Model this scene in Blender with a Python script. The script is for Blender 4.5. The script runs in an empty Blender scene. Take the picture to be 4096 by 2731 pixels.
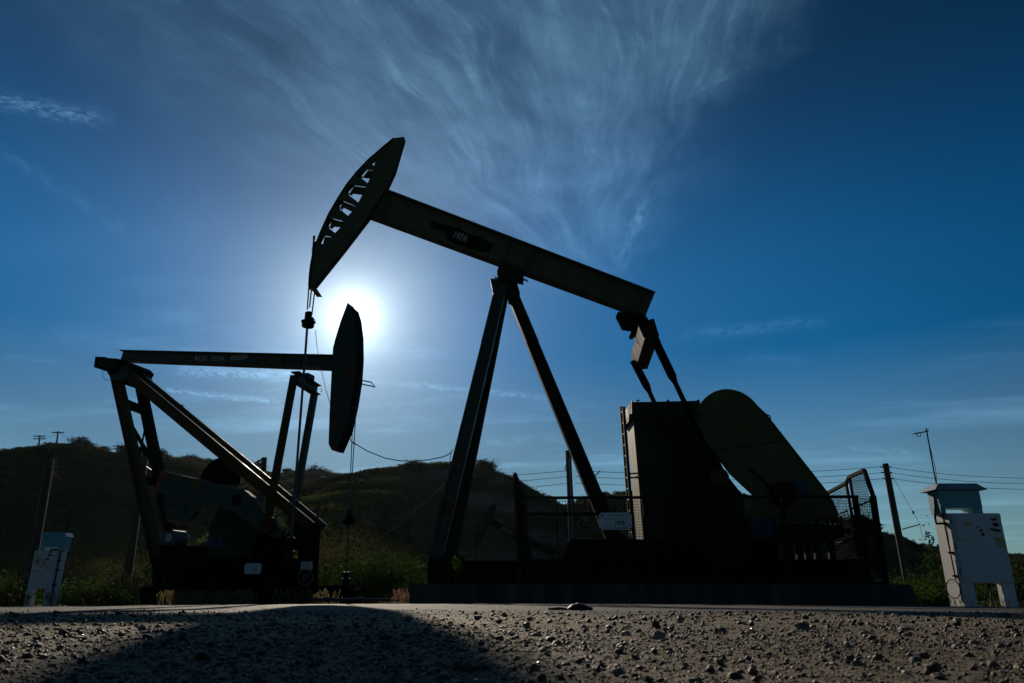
import bpy, bmesh, math, random
import numpy as np
from mathutils import Vector, Matrix, noise as mnoise
from mathutils.geometry import tessellate_polygon
random.seed(7); RNG = np.random.default_rng(7)
SC = bpy.context.scene; COL = SC.collection
R = math.radians
V = Vector
# ------------------------------------------------------------------ camera
F, TH, CH = 2930.0, R(18.9), 0.10        # focal length in photo pixels, upward pitch, height of the lens
CT, ST = math.cos(TH), math.sin(TH)
cam = bpy.data.objects.new('camera', bpy.data.cameras.new('camera')); COL.objects.link(cam)
cam.location = (0, 0, CH); cam.rotation_euler = (R(90) + TH, 0, 0)
cam.data.sensor_width = 36; cam.data.lens = F / 4096 * 36
cam.data.clip_start = 0.05; cam.data.clip_end = 5000
cam.data.dof.use_dof = True; cam.data.dof.focus_distance = 14; cam.data.dof.aperture_fstop = 13
SC.camera = cam
def ray(px, py):
    x = (px - 2048) / F; v = (1365.5 - py) / F
    return V((x, CT - v * ST, ST + v * CT))
def P(px, py, Y):
    d = ray(px, py); return V((0, 0, CH)) + d * (Y / d.y)
AL = R(17)
LAT = V((math.sin(AL), math.cos(AL), 0)); BAX = V((math.cos(AL), -math.sin(AL), 0)); C0 = 17.45
def PL(px, py, s):                        # a point on the left unit's plane at lateral offset s
    d = ray(px, py); return V((0, 0, CH)) + d * ((C0 + s) / d.dot(LAT))
UP = V((0, 0, 1)); DEP = V((0, 1, 0))
def zg(x, y=15.0): return -0.0007 * min(x * x, 240.0) - 0.009 * min(max(y - 4.0, 0.0), 20.0)
def zgn(x, y=15.0): return -0.0007 * np.minimum(x * x, 240.0) - 0.009 * np.clip(y - 4.0, 0.0, 20.0)
def on_ground(px, py):                    # where the sight line meets the ground
    d = ray(px, py); t = 0.5
    for _ in range(60):
        p = V((0, 0, CH)) + d * t; g = p.z - zg(p.x, p.y)
        t += g * 4
    return V((0, 0, CH)) + d * t
# ------------------------------------------------------------------ object helpers
def root_loc(o):
    l = V((0, 0, 0))
    while o is not None:
        l += o.location; o = o.parent
    return l
def link(name, me, mats, parent=None):
    o = bpy.data.objects.new(name, me); COL.objects.link(o)
    for m in (mats if isinstance(mats, (list, tuple)) else [mats]): me.materials.append(m)
    if parent is not None: o.parent = parent
    return o
def tag(o, label, cat, group=None):
    o['label'] = label; o['category'] = cat
    if group: o['group'] = group
    return o
def kind(o, k): o['kind'] = k; return o
def thing(name, label, cat, loc, group=None):
    o = bpy.data.objects.new(name, None); COL.objects.link(o); o.location = loc; o.empty_display_size = 0.2
    return tag(o, label, cat, group)
APART = {'post_foot', 'cross_brace', 'stiffener', 'guard_handle', 'stand_off', 'grease_line', 'gusset_plate', 'tie_plate', 'platform_post', 'reducer_rib', 'load_cell', 'jumper_wire', 'wireline_bridle', 'strut', 'side_rod'}
class MB:
    def __init__(s): s.bm = bmesh.new()
    def face(s, vs):
        try: s.bm.faces.new(vs)
        except ValueError: pass
    def prism(s, pts, off):
        a = [s.bm.verts.new(p) for p in pts]; b = [s.bm.verts.new(V(p) + V(off)) for p in pts]
        s.face(a); s.face(b[::-1]); n = len(pts)
        for i in range(n): s.face([a[i], b[i], b[(i + 1) % n], a[(i + 1) % n]])
        return s
    def plate(s, loops, off):             # flat plate with holes
        flat = [p for l in loops for p in l]
        tri = tessellate_polygon([[V(p) for p in l] for l in loops])
        a = [s.bm.verts.new(p) for p in flat]; b = [s.bm.verts.new(V(p) + V(off)) for p in flat]
        for t in tri:
            s.face([a[i] for i in t]); s.face([b[i] for i in t[::-1]])
        k = 0
        for l in loops:
            n = len(l)
            for i in range(n):
                i0, i1 = k + i, k + (i + 1) % n
                s.face([a[i0], b[i0], b[i1], a[i1]])
            k += n
        return s
    def box(s, c, size, ax=None):
        ax = ax or (V((1, 0, 0)), V((0, 1, 0)), V((0, 0, 1)))
        h = [ax[i] * (size[i] / 2) for i in range(3)]; c = V(c)
        return s.prism([c - h[0] - h[1] - h[2], c + h[0] - h[1] - h[2], c + h[0] + h[1] - h[2], c - h[0] + h[1] - h[2]], h[2] * 2)
    def bar(s, p0, p1, w, h, up=UP):      # rectangular bar, w sideways, h along up
        p0, p1 = V(p0), V(p1); d = (p1 - p0).normalized(); side = d.cross(V(up))
        if side.length < 1e-4: side = d.cross(V((1, 0, 0)))
        side.normalize(); u = side.cross(d).normalized()
        a, b = side * (w / 2), u * (h / 2)
        return s.prism([p0 - a - b, p0 + a - b, p0 + a + b, p0 - a + b], p1 - p0)
    def isec(s, TL, TR, BR, BL, dv, tf=0.03, tw=0.02):   # I section traced by its near side, flanges along TL-TR and BL-BR
        dv = V(dv); TL, TR, BR, BL = map(V, (TL, TR, BR, BL))
        ul = (BL - TL).normalized() * tf; ur = (BR - TR).normalized() * tf
        s.prism([TL, TR, TR + ur, TL + ul], dv); s.prism([BL, BL - ul, BR - ur, BR], dv)
        m = dv * 0.5; t = dv.normalized() * tw / 2
        s.prism([TL + ul + m - t, TR + ur + m - t, BR - ur + m - t, BL - ul + m - t], t * 2)
        return s
    def tube(s, pts, r, n=8, r1=None, caps=True):
        pts = [V(p) for p in pts]; N = len(pts); r1 = r if r1 is None else r1; rings = []
        prev = None
        for i, p in enumerate(pts):
            d = (pts[min(i + 1, N - 1)] - pts[max(i - 1, 0)]).normalized()
            if prev is None:
                ref = UP if abs(d.z) < 0.9 else V((1, 0, 0)); u = d.cross(ref).normalized()
            else:
                u = (prev - d * prev.dot(d)).normalized()
            prev = u; w = d.cross(u); rr = r + (r1 - r) * i / max(N - 1, 1)
            rings.append([s.bm.verts.new(p + (u * math.cos(2 * math.pi * k / n) + w * math.sin(2 * math.pi * k / n)) * rr) for k in range(n)])
        for a, b in zip(rings, rings[1:]):
            for k in range(n): s.face([a[k], a[(k + 1) % n], b[(k + 1) % n], b[k]])
        if caps: s.face(rings[0][::-1]); s.face(rings[-1])
        return s
    def lathe(s, c, prof, axis=UP, n=20):  # prof = [(radius, along axis)]
        c = V(c); axis = V(axis).normalized(); ref = V((1, 0, 0)) if abs(axis.x) < 0.9 else UP
        u = axis.cross(ref).normalized(); w = axis.cross(u); rings = []
        for r, h in prof:
            rings.append([s.bm.verts.new(c + axis * h + (u * math.cos(2 * math.pi * k / n) + w * math.sin(2 * math.pi * k / n)) * max(r, 1e-4)) for k in range(n)])
        for a, b in zip(rings, rings[1:]):
            for k in range(n): s.face([a[k], a[(k + 1) % n], b[(k + 1) % n], b[k]])
        s.face(rings[0][::-1]); s.face(rings[-1]); return s
    def torus(s, c, axis, Rr, r, n=20, m=6):
        c = V(c); axis = V(axis).normalized(); ref = V((1, 0, 0)) if abs(axis.x) < 0.9 else UP
        u = axis.cross(ref).normalized(); w = axis.cross(u)
        rg = []
        for k in range(n):
            d = u * math.cos(2 * math.pi * k / n) + w * math.sin(2 * math.pi * k / n)
            rg.append([s.bm.verts.new(c + d * (Rr + r * math.cos(2 * math.pi * j / m)) + axis * r * math.sin(2 * math.pi * j / m)) for j in range(m)])
        for k in range(n):
            a, b = rg[k], rg[(k + 1) % n]
            for j in range(m): s.face([a[j], a[(j + 1) % m], b[(j + 1) % m], b[j]])
        return s
    def islands(s):
        bm = s.bm; seen = set(); out = []
        for f in bm.faces:
            if f in seen: continue
            st = [f]; seen.add(f); isl = []
            while st:
                q = st.pop(); isl.append(q)
                for e in q.edges:
                    for g in e.link_faces:
                        if g not in seen: seen.add(g); st.append(g)
            out.append(isl)
        return out
    def done(s, name, mats, parent=None, smooth=False, bevel=0):
        if name in APART:                # each loose piece of these is a part of its own
            isl = s.islands()
            if len(isl) > 1:
                objs = []
                for k in isl:
                    m = MB(); vm = {}
                    for f in k:
                        for v in f.verts:
                            if v not in vm: vm[v] = m.bm.verts.new(v.co)
                        m.face([vm[v] for v in f.verts])
                    objs.append(m._done(name, mats, parent, smooth, bevel))
                s.bm.free(); return objs[0]
        return s._done(name, mats, parent, smooth, bevel)
    def _done(s, name, mats, parent=None, smooth=False, bevel=0):
        bm = s.bm; off = root_loc(parent) if parent is not None else V((0, 0, 0))
        bmesh.ops.recalc_face_normals(bm, faces=bm.faces)
        if off.length > 0: bmesh.ops.translate(bm, verts=bm.verts, vec=-off)
        me = bpy.data.meshes.new(name)
        if smooth:
            for f in bm.faces: f.smooth = True
        bm.to_mesh(me); bm.free()
        o = link(name, me, mats, parent)
        if smooth:
            try: me.set_sharp_from_angle(angle=R(40))
            except Exception: pass
        if bevel:
            md = o.modifiers.new('bevel', 'BEVEL'); md.width = bevel; md.segments = 2; md.limit_method = 'ANGLE'
        return o
def done_top(mb, name, mats, base, **k):   # a thing that is one mesh, its origin at its base
    bmesh.ops.translate(mb.bm, verts=mb.bm.verts, vec=-V(base))
    o = mb.done(name, mats, None, **k); o.location = base; return o
def np_mesh(name, verts, faces, mats, parent=None, smooth=False, loc=None):
    verts = np.asarray(verts, np.float32).reshape(-1, 3)
    if parent is not None: verts = verts - np.array(root_loc(parent), np.float32)
    if loc is not None: verts = verts - np.array(loc, np.float32)
    faces = np.asarray(faces, np.int32); k = faces.shape[1]
    me = bpy.data.meshes.new(name); me.vertices.add(len(verts)); me.vertices.foreach_set('co', verts.ravel())
    me.loops.add(faces.size); me.loops.foreach_set('vertex_index', faces.ravel())
    me.polygons.add(len(faces)); me.polygons.foreach_set('loop_start', np.arange(0, faces.size, k, dtype=np.int32))
    me.polygons.foreach_set('loop_total', np.full(len(faces), k, np.int32))
    if smooth: me.polygons.foreach_set('use_smooth', np.ones(len(faces), bool))
    me.update(calc_edges=True)
    o = link(name, me, mats, parent)
    if loc is not None: o.location = loc
    return o
def text(s, c, right, up, height, m, parent, name='lettering', depth=0.002, width=None, bold=0.0):   # raised lettering, c = centre
    cu = bpy.data.curves.new('t', 'FONT'); cu.body = s; cu.size = 1; cu.align_x = 'CENTER'; cu.align_y = 'CENTER'; cu.offset = bold; cu.resolution_u = 3
    t = bpy.data.objects.new('t', cu); COL.objects.link(t)
    bpy.context.view_layer.update()
    me = bpy.data.meshes.new_from_object(t.evaluated_get(bpy.context.evaluated_depsgraph_get()))
    bpy.data.objects.remove(t); bpy.data.curves.remove(cu)
    co = np.array([v.co[:] for v in me.vertices]); lo, hi = co.min(0), co.max(0); mid = (lo + hi) / 2
    sy = height / (hi[1] - lo[1]); sx = sy if width is None else width / (hi[0] - lo[0])
    right = V(right).normalized(); up = V(up).normalized(); base = V(c) - (root_loc(parent) if parent is not None else V())
    for v in me.vertices:
        v.co = base + right * (v.co.x - mid[0]) * sx + up * (v.co.y - mid[1]) * sy
    me.name = name
    return link(name, me, m, parent)
# ------------------------------------------------------------------ value noise in numpy
_T = RNG.random((256, 256)).astype(np.float32)
def vn(x, y):
    xi = np.floor(x).astype(int); yi = np.floor(y).astype(int); fx = x - xi; fy = y - yi
    fx = fx * fx * (3 - 2 * fx); fy = fy * fy * (3 - 2 * fy)
    a = _T[xi & 255, yi & 255]; b = _T[(xi + 1) & 255, yi & 255]; c = _T[xi & 255, (yi + 1) & 255]; d = _T[(xi + 1) & 255, (yi + 1) & 255]
    return (a * (1 - fx) + b * fx) * (1 - fy) + (c * (1 - fx) + d * fx) * fy
def fbm(x, y, o=4):
    s = 0; a = 0.5
    for i in range(o):
        s = s + a * (vn(x * 2 ** i + 17.3 * i, y * 2 ** i + 5.1 * i) - 0.5); a *= 0.5
    return s
# ------------------------------------------------------------------ materials
def new_mat(name):
    m = bpy.data.materials.new(name); m.use_nodes = True; nt = m.node_tree
    return m, nt, nt.nodes['Principled BSDF']
def ramp(nt, fac, stops):
    r = nt.nodes.new('ShaderNodeValToRGB'); e = r.color_ramp.elements
    while len(e) < len(stops): e.new(0.5)
    for el, (p, c) in zip(e, stops): el.position = p; el.color = (*c, 1)
    nt.links.new(fac, r.inputs[0]); return r.outputs[0]
def noise_tex(nt, scale, detail=5, coord='Object', rough=0.6, stretch=None):
    tc = nt.nodes.new('ShaderNodeTexCoord'); n = nt.nodes.new('ShaderNodeTexNoise')
    n.inputs['Scale'].default_value = scale; n.inputs['Detail'].default_value = detail; n.inputs['Roughness'].default_value = rough
    src = tc.outputs[coord]
    if stretch:
        mp = nt.nodes.new('ShaderNodeMapping'); mp.inputs['Scale'].default_value = stretch
        nt.links.new(src, mp.inputs[0]); src = mp.outputs[0]
    nt.links.new(src, n.inputs['Vector']); return n.outputs['Fac']
def bump(nt, b, h, strength, dist=0.01):
    n = nt.nodes.new('ShaderNodeBump'); n.inputs['Strength'].default_value = strength; n.inputs['Distance'].default_value = dist
    nt.links.new(h, n.inputs['Height']); nt.links.new(n.outputs[0], b.inputs['Normal'])
def steel(name, c1, c2, rust=(0.09, 0.035, 0.012), amount=0.55, rough=0.5, scale=2.2, spec=0.4):
    m, nt, b = new_mat(name)
    a = noise_tex(nt, scale, 8, rough=0.68); base = ramp(nt, a, [(0.3, c1), (0.7, c2)])
    r = noise_tex(nt, scale * 1.7, 10, rough=0.72, stretch=(1, 1, 0.6))
    fac = ramp(nt, r, [(amount, (0, 0, 0)), (amount + 0.1, (1, 1, 1))])
    mx = nt.nodes.new('ShaderNodeMixRGB'); nt.links.new(fac, mx.inputs[0]); nt.links.new(base, mx.inputs[1]); mx.inputs[2].default_value = (*rust, 1)
    nt.links.new(mx.outputs[0], b.inputs['Base Color'])
    rr = ramp(nt, r, [(amount - 0.1, (rough,) * 3), (amount + 0.1, (min(rough + 0.3, 0.95),) * 3)]); nt.links.new(rr, b.inputs['Roughness'])
    b.inputs['Specular IOR Level'].default_value = spec
    bump(nt, b, r, 0.25, 0.004); return m
def plain(name, c, rough=0.6, var=0.25, scale=6, metallic=0.0, spec=0.4, bmp=0.1, stretch=None):
    m, nt, b = new_mat(name); n = noise_tex(nt, scale, 6, stretch=stretch)
    lo = tuple(x * (1 - var) for x in c); hi = tuple(min(1, x * (1 + var)) for x in c)
    nt.links.new(ramp(nt, n, [(0.3, lo), (0.7, hi)]), b.inputs['Base Color'])
    b.inputs['Roughness'].default_value = rough; b.inputs['Metallic'].default_value = metallic; b.inputs['Specular IOR Level'].default_value = spec
    if bmp: bump(nt, b, n, bmp, 0.005)
    return m
def leafmat(name, c1, c2, trans=0.45, tc=None):
    m, nt, b = new_mat(name)
    g = nt.nodes.new('ShaderNodeNewGeometry'); col = ramp(nt, g.outputs['Random Per Island'], [(0.0, c1), (1.0, c2)])
    nt.links.new(col, b.inputs['Base Color']); b.inputs['Roughness'].default_value = 0.7; b.inputs['Specular IOR Level'].default_value = 0.05
    t = nt.nodes.new('ShaderNodeBsdfTranslucent'); nt.links.new(col, t.inputs[0])
    x = nt.nodes.new('ShaderNodeMixShader'); x.inputs[0].default_value = trans
    nt.links.new(b.outputs[0], x.inputs[1]); nt.links.new(t.outputs[0], x.inputs[2])
    nt.links.new(x.outputs[0], nt.nodes['Material Output'].inputs[0]); return m
M = {}
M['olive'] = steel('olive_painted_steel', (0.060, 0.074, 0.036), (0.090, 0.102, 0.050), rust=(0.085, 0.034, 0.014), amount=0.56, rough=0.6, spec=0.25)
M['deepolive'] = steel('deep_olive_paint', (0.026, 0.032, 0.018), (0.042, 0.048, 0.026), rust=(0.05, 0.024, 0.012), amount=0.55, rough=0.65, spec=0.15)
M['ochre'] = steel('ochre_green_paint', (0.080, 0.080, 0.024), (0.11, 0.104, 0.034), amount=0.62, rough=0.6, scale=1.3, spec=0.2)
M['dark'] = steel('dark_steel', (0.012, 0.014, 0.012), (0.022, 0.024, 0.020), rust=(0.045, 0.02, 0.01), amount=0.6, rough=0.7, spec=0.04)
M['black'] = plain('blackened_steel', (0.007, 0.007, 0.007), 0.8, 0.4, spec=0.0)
M['teal'] = steel('teal_green_paint', (0.021, 0.046, 0.038), (0.032, 0.062, 0.046), rust=(0.13, 0.062, 0.014), amount=0.53, rough=0.45, scale=1.6, spec=0.35)
M['shinypaint'] = steel('sun_glint_paint', (0.11, 0.075, 0.03), (0.06, 0.07, 0.045), rust=(0.16, 0.08, 0.018), amount=0.5, rough=0.32, scale=1.6, spec=1.0)
M['rustpaint'] = steel('rusty_ochre_paint', (0.10, 0.055, 0.014), (0.045, 0.045, 0.024), rust=(0.11, 0.045, 0.012), amount=0.5, rough=0.6, spec=0.15)
M['darkred'] = plain('dull_red_paint', (0.055, 0.007, 0.005), 0.7, 0.3, 4, spec=0.1)
M['plate'] = plain('dull_blue_plate', (0.03, 0.075, 0.12), 0.7, 0.2, spec=0.1)
M['motor'] = plain('grey_motor_paint', (0.09, 0.10, 0.11), 0.6, 0.2, spec=0.2)
M['red'] = plain('red_paint', (0.30, 0.018, 0.012), 0.5, 0.3, 4)
M['orange'] = plain('orange_paint', (0.28, 0.06, 0.012), 0.5, 0.3, 4)
M['cable'] = plain('dark_cable', (0.02, 0.02, 0.022), 0.5, 0.2)
M['rod'] = plain('polished_steel_rod', (0.05, 0.05, 0.052), 0.4, 0.1, 5, metallic=0.5, bmp=0)
M['fence'] = steel('fence_steel', (0.014, 0.012, 0.011), (0.022, 0.019, 0.017), rust=(0.04, 0.02, 0.012), amount=0.55, rough=0.8, spec=0.02)
M['wire'] = plain('wire_mesh', (0.009, 0.008, 0.007), 0.7, 0.2, spec=0.05, bmp=0)
M['tan'] = steel('sunlit_tan_paint', (0.19, 0.18, 0.115), (0.25, 0.235, 0.155), rust=(0.15, 0.085, 0.04), amount=0.62, rough=0.6)  # pale tone carries sunlight in the colour, not bleaching
M['white'] = steel('white_cabinet_paint', (0.60, 0.61, 0.62), (0.68, 0.69, 0.70), rust=(0.35, 0.30, 0.24), amount=0.74, rough=0.45, scale=3)
M['bluewhite'] = steel('pale_blue_paint', (0.13, 0.36, 0.42), (0.17, 0.42, 0.48), rust=(0.2, 0.2, 0.18), amount=0.72, rough=0.5, scale=3)
M['galv'] = plain('galvanised_sheet', (0.30, 0.36, 0.38), 0.45, 0.15, 5, metallic=0.2)
M['signwhite'] = plain('sign_enamel', (0.66, 0.70, 0.72), 0.35, 0.04, 3, bmp=0)
M['signink'] = plain('sign_ink', (0.015, 0.018, 0.03), 0.5, 0.1, bmp=0)
M['logo'] = plain('sign_logo_blue', (0.05, 0.20, 0.36), 0.5, 0.1, bmp=0)
M['chalk'] = plain('chalk_marks', (0.16, 0.22, 0.18), 0.9, 0.4, 30, bmp=0)
M['paintletter'] = plain('stencil_white', (0.38, 0.42, 0.44), 0.8, 0.5, 25, bmp=0)
M['yellow'] = plain('yellow_label', (0.55, 0.42, 0.06), 0.5, 0.15, bmp=0)
M['cream'] = plain('cream_label', (0.55, 0.47, 0.22), 0.5, 0.12, bmp=0)
M['wood'] = plain('weathered_pole_wood', (0.085, 0.062, 0.045), 0.85, 0.5, 5, stretch=(6, 6, 0.5), bmp=0.5)
M['porcelain'] = plain('insulator', (0.25, 0.22, 0.2), 0.25, 0.1, bmp=0)
M['rope'] = plain('yellow_rope', (0.30, 0.19, 0.05), 0.7, 0.2, bmp=0)
M['rubber'] = plain('old_tyre_rubber', (0.012, 0.012, 0.012), 0.6, 0.3, 20, spec=0.2)
M['bark'] = plain('bark', (0.05, 0.038, 0.028), 0.9, 0.4, 8)
M['leaf_green'] = leafmat('green_leaves', (0.018, 0.042, 0.007), (0.042, 0.080, 0.012), 0.42)
M['leaf_dark'] = leafmat('dark_oak_leaves', (0.016, 0.024, 0.008), (0.040, 0.048, 0.015), 0.3)
M['leaf_olive'] = leafmat('olive_scrub_leaves', (0.016, 0.026, 0.009), (0.040, 0.052, 0.016), 0.4)
M['leaf_grass'] = leafmat('hill_grass_blades', (0.050, 0.074, 0.017), (0.105, 0.128, 0.034), 0.5)
M['leaf_willow'] = leafmat('yellowish_willow_leaves', (0.050, 0.054, 0.016), (0.095, 0.090, 0.030), 0.45)
M['leaf_grey'] = leafmat('pale_seed_fluff', (0.11, 0.11, 0.07), (0.19, 0.185, 0.13), 0.4)
M['leaf_brown'] = leafmat('dry_brown_twigs', (0.022, 0.016, 0.011), (0.045, 0.032, 0.021), 0.3)
M['drygrass'] = leafmat('dry_grass', (0.20, 0.16, 0.07), (0.30, 0.25, 0.12), 0.5)
M['pinkgrass'] = leafmat('pinkish_grass', (0.26, 0.13, 0.10), (0.36, 0.22, 0.17), 0.5)
def concrete():
    m, nt, b = new_mat('stained_concrete')
    a = noise_tex(nt, 2.5, 8, stretch=(1.6, 1.6, 0.15)); c = noise_tex(nt, 18, 8)
    col = ramp(nt, a, [(0.3, (0.018, 0.018, 0.017)), (0.5, (0.05, 0.049, 0.046)), (0.7, (0.10, 0.098, 0.092))])
    nt.links.new(col, b.inputs['Base Color']); b.inputs['Roughness'].default_value = 0.9; bump(nt, b, c, 0.4, 0.01); return m
M['concrete'] = concrete()
def gravelmat(name, cols, sc, bs, rough=0.55, spec=0.5, island=False, patches=False):
    m, nt, b = new_mat(name)
    if island:
        g = nt.nodes.new('ShaderNodeNewGeometry'); f = g.outputs['Random Per Island']
    else: f = noise_tex(nt, sc, 9, rough=0.75)
    n = len(cols); lo, hi = (0, 1) if island else (0.3, 0.7)
    nt.links.new(ramp(nt, f, [(lo + (hi - lo) * i / (n - 1), c) for i, c in enumerate(cols)]), b.inputs['Base Color'])
    if patches:                        # packed dust, oil and damp patches
        mx = nt.nodes.new('ShaderNodeMixRGB'); mx.blend_type = 'MULTIPLY'; mx.inputs[0].default_value = 1.0; lk = b.inputs['Base Color'].links[0].from_socket
        nt.links.new(lk, mx.inputs[1]); nt.links.new(ramp(nt, noise_tex(nt, 3.5, 9, rough=0.75, stretch=(1, 0.7, 1)), [(0.33, (0.52, 0.50, 0.48)), (0.50, (0.95, 0.95, 0.95)), (0.68, (1.22, 1.19, 1.12))]), mx.inputs[2]); nt.links.new(mx.outputs[0], b.inputs['Base Color'])
    b.inputs['Roughness'].default_value = rough; b.inputs['Specular IOR Level'].default_value = spec
    h = noise_tex(nt, sc * 2.5, 6, rough=0.7); bump(nt, b, h, bs, 0.004); return m
M['gravel'] = gravelmat('sandy_gravel', [(0.085, 0.063, 0.036), (0.20, 0.154, 0.092), (0.345, 0.272, 0.165)], 240, 1.0, 0.75, 0.2, patches=True)
M['pebble'] = gravelmat('pebbles', [(0.030, 0.027, 0.022), (0.060, 0.050, 0.036), (0.098, 0.080, 0.056), (0.11, 0.06, 0.028), (0.24, 0.21, 0.16)], 150, 0.6, 0.55, 0.3, island=True)
M['stone'] = gravelmat('grey_stone', [(0.06, 0.058, 0.055), (0.10, 0.095, 0.09), (0.15, 0.14, 0.13)], 40, 0.6, 0.6, 0.4)
M['glint'] = plain('glint_grains', (0.34, 0.31, 0.26), 0.16, 0.2, 60, spec=0.7, bmp=0)  # whitish and glossy, stands in for sun glints on the grit
M['palestone'] = gravelmat('pale_stone', [(0.16, 0.15, 0.125), (0.21, 0.195, 0.165), (0.26, 0.245, 0.21)], 40, 0.5, 0.6, 0.4)
M['asphalt'] = gravelmat('worn_asphalt', [(0.030, 0.030, 0.030), (0.055, 0.053, 0.050), (0.11, 0.105, 0.095)], 170, 1.0, 0.8, 0.22, patches=True)
M['dirt'] = gravelmat('dry_dirt', [(0.025, 0.023, 0.014), (0.035, 0.032, 0.02), (0.05, 0.044, 0.03)], 8, 0.5, 0.95, 0.05)
def hillmat():
    m, nt, b = new_mat('hill_grass_and_soil')
    a = noise_tex(nt, 0.035, 8); g = noise_tex(nt, 0.5, 8, rough=0.7)
    col = ramp(nt, a, [(0.36, (0.018, 0.027, 0.009)), (0.5, (0.042, 0.058, 0.016)), (0.64, (0.074, 0.088, 0.026))])
    geo = nt.nodes.new('ShaderNodeNewGeometry'); sx = nt.nodes.new('ShaderNodeSeparateXYZ'); nt.links.new(geo.outputs['True Normal'], sx.inputs[0])
    steep = ramp(nt, sx.outputs['Z'], [(0.70, (1, 1, 1)), (0.80, (0, 0, 0))])
    mx = nt.nodes.new('ShaderNodeMixRGB'); nt.links.new(steep, mx.inputs[0]); nt.links.new(col, mx.inputs[1])
    soil = ramp(nt, g, [(0.35, (0.08, 0.075, 0.06)), (0.65, (0.17, 0.16, 0.135))]); nt.links.new(soil, mx.inputs[2])
    nt.links.new(mx.outputs[0], b.inputs['Base Color']); b.inputs['Roughness'].default_value = 1.0; b.inputs['Specular IOR Level'].default_value = 0.0
    bump(nt, b, g, 0.8, 0.5); return m
M['hill'] = hillmat()
# settings of light and sky
EXPO = 0.0; SKY_STRENGTH = 0.08; SKY_SAT = 1.8; SKY_TINT = (0.8, 1.05, 0.97); SKY_LOW = (0.85, 0.62); BACK = 0.55; HAZE = 0.000028
GLOW = (6.5, 9.5, 8.6, 0.5); CLOUD = (4.4, 1.6); DEEP = (-0.52, -0.3, 0.69)
# ------------------------------------------------------------------ sun, sky
SUN = ray(1412, 1268).normalized()
EL = math.asin(SUN.z); AZ = math.atan2(SUN.x, SUN.y)
sun = bpy.data.objects.new('sun', bpy.data.lights.new('sun', 'SUN')); COL.objects.link(sun)
sun.data.energy = 3.1; sun.data.angle = R(0.53); sun.data.color = (1.0, 0.86, 0.67)
sun.rotation_euler = SUN.to_track_quat('Z', 'Y').to_euler(); sun.location = (0, 0, 40)
W = bpy.data.worlds.new('World'); SC.world = W; W.use_nodes = True
nt = W.node_tree; bg = nt.nodes['Background']
class E:                                   # small expression builder for Math nodes
    def __init__(s, v): s.v = v
    def _m(s, op, o=None, o2=None):
        n = nt.nodes.new('ShaderNodeMath'); n.operation = op
        for i, x in enumerate([s, o, o2]):
            if x is None: continue
            x = x.v if isinstance(x, E) else x
            if isinstance(x, (int, float)): n.inputs[i].default_value = x
            else: nt.links.new(x, n.inputs[i])
        return E(n.outputs[0])
    def __add__(s, o): return s._m('ADD', o)
    def __sub__(s, o): return s._m('SUBTRACT', o)
    def __mul__(s, o): return s._m('MULTIPLY', o)
    def __truediv__(s, o): return s._m('DIVIDE', o)
    __radd__ = __add__; __rmul__ = __mul__
def c_(v): return E(float(v))
def exp(e): return c_(2.718281828)._m('POWER', e)
def gauss(e, w): return exp(e * e * (-1.0 / (w * w)))
def sstep(e, a, b):
    n = nt.nodes.new('ShaderNodeMapRange'); n.interpolation_type = 'SMOOTHSTEP'; n.inputs[1].default_value = a; n.inputs[2].default_value = b
    nt.links.new(e.v, n.inputs[0]); return E(n.outputs[0])
def clampe(e): 
    r = e._m('ADD', 0.0); r.v.node.use_clamp = True; return r
def nz(x, y, scale, detail=6, rough=0.6, seed=0.0, dist=0.0):
    cmb = nt.nodes.new('ShaderNodeCombineXYZ')
    for i, q in enumerate((x, y, seed)):
        if isinstance(q, E): nt.links.new(q.v, cmb.inputs[i])
        else: cmb.inputs[i].default_value = q
    n = nt.nodes.new('ShaderNodeTexNoise'); n.inputs['Scale'].default_value = scale; n.inputs['Detail'].default_value = detail
    n.inputs['Roughness'].default_value = rough; n.inputs['Distortion'].default_value = dist
    nt.links.new(cmb.outputs[0], n.inputs['Vector']); return E(n.outputs['Fac'])
tc = nt.nodes.new('ShaderNodeTexCoord'); sep = nt.nodes.new('ShaderNodeSeparateXYZ'); nt.links.new(tc.outputs['Generated'], sep.inputs[0])
dx, dy, dz = (E(sep.outputs[i]) for i in range(3))
sky = nt.nodes.new('ShaderNodeTexSky'); sky.sky_type = 'NISHITA'; sky.sun_disc = False
sky.sun_elevation = EL; sky.sun_rotation = AZ; sky.altitude = 200; sky.air_density = 1.0; sky.dust_density = 0.0; sky.ozone_density = 6.0
hs = nt.nodes.new('ShaderNodeHueSaturation');  hs.inputs['Value'].default_value = 1.0
nt.links.new(sky.outputs[0], hs.inputs['Color'])
sat = sstep(dz, 0.04, 0.60) * (SKY_SAT - SKY_LOW[0]) + SKY_LOW[0]; nt.links.new(sat.v, hs.inputs['Saturation'])
# cirrus: a high flat layer, in the plane coordinates u = x/z, w = y/z
zz = dz._m('MAXIMUM', 0.03); u = dx / zz; w = dy / zz
fwd = sstep(dy, 0.0, 0.3)
def uw(px, py): d = ray(px, py); return d.x / d.z, d.y / d.z
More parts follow.
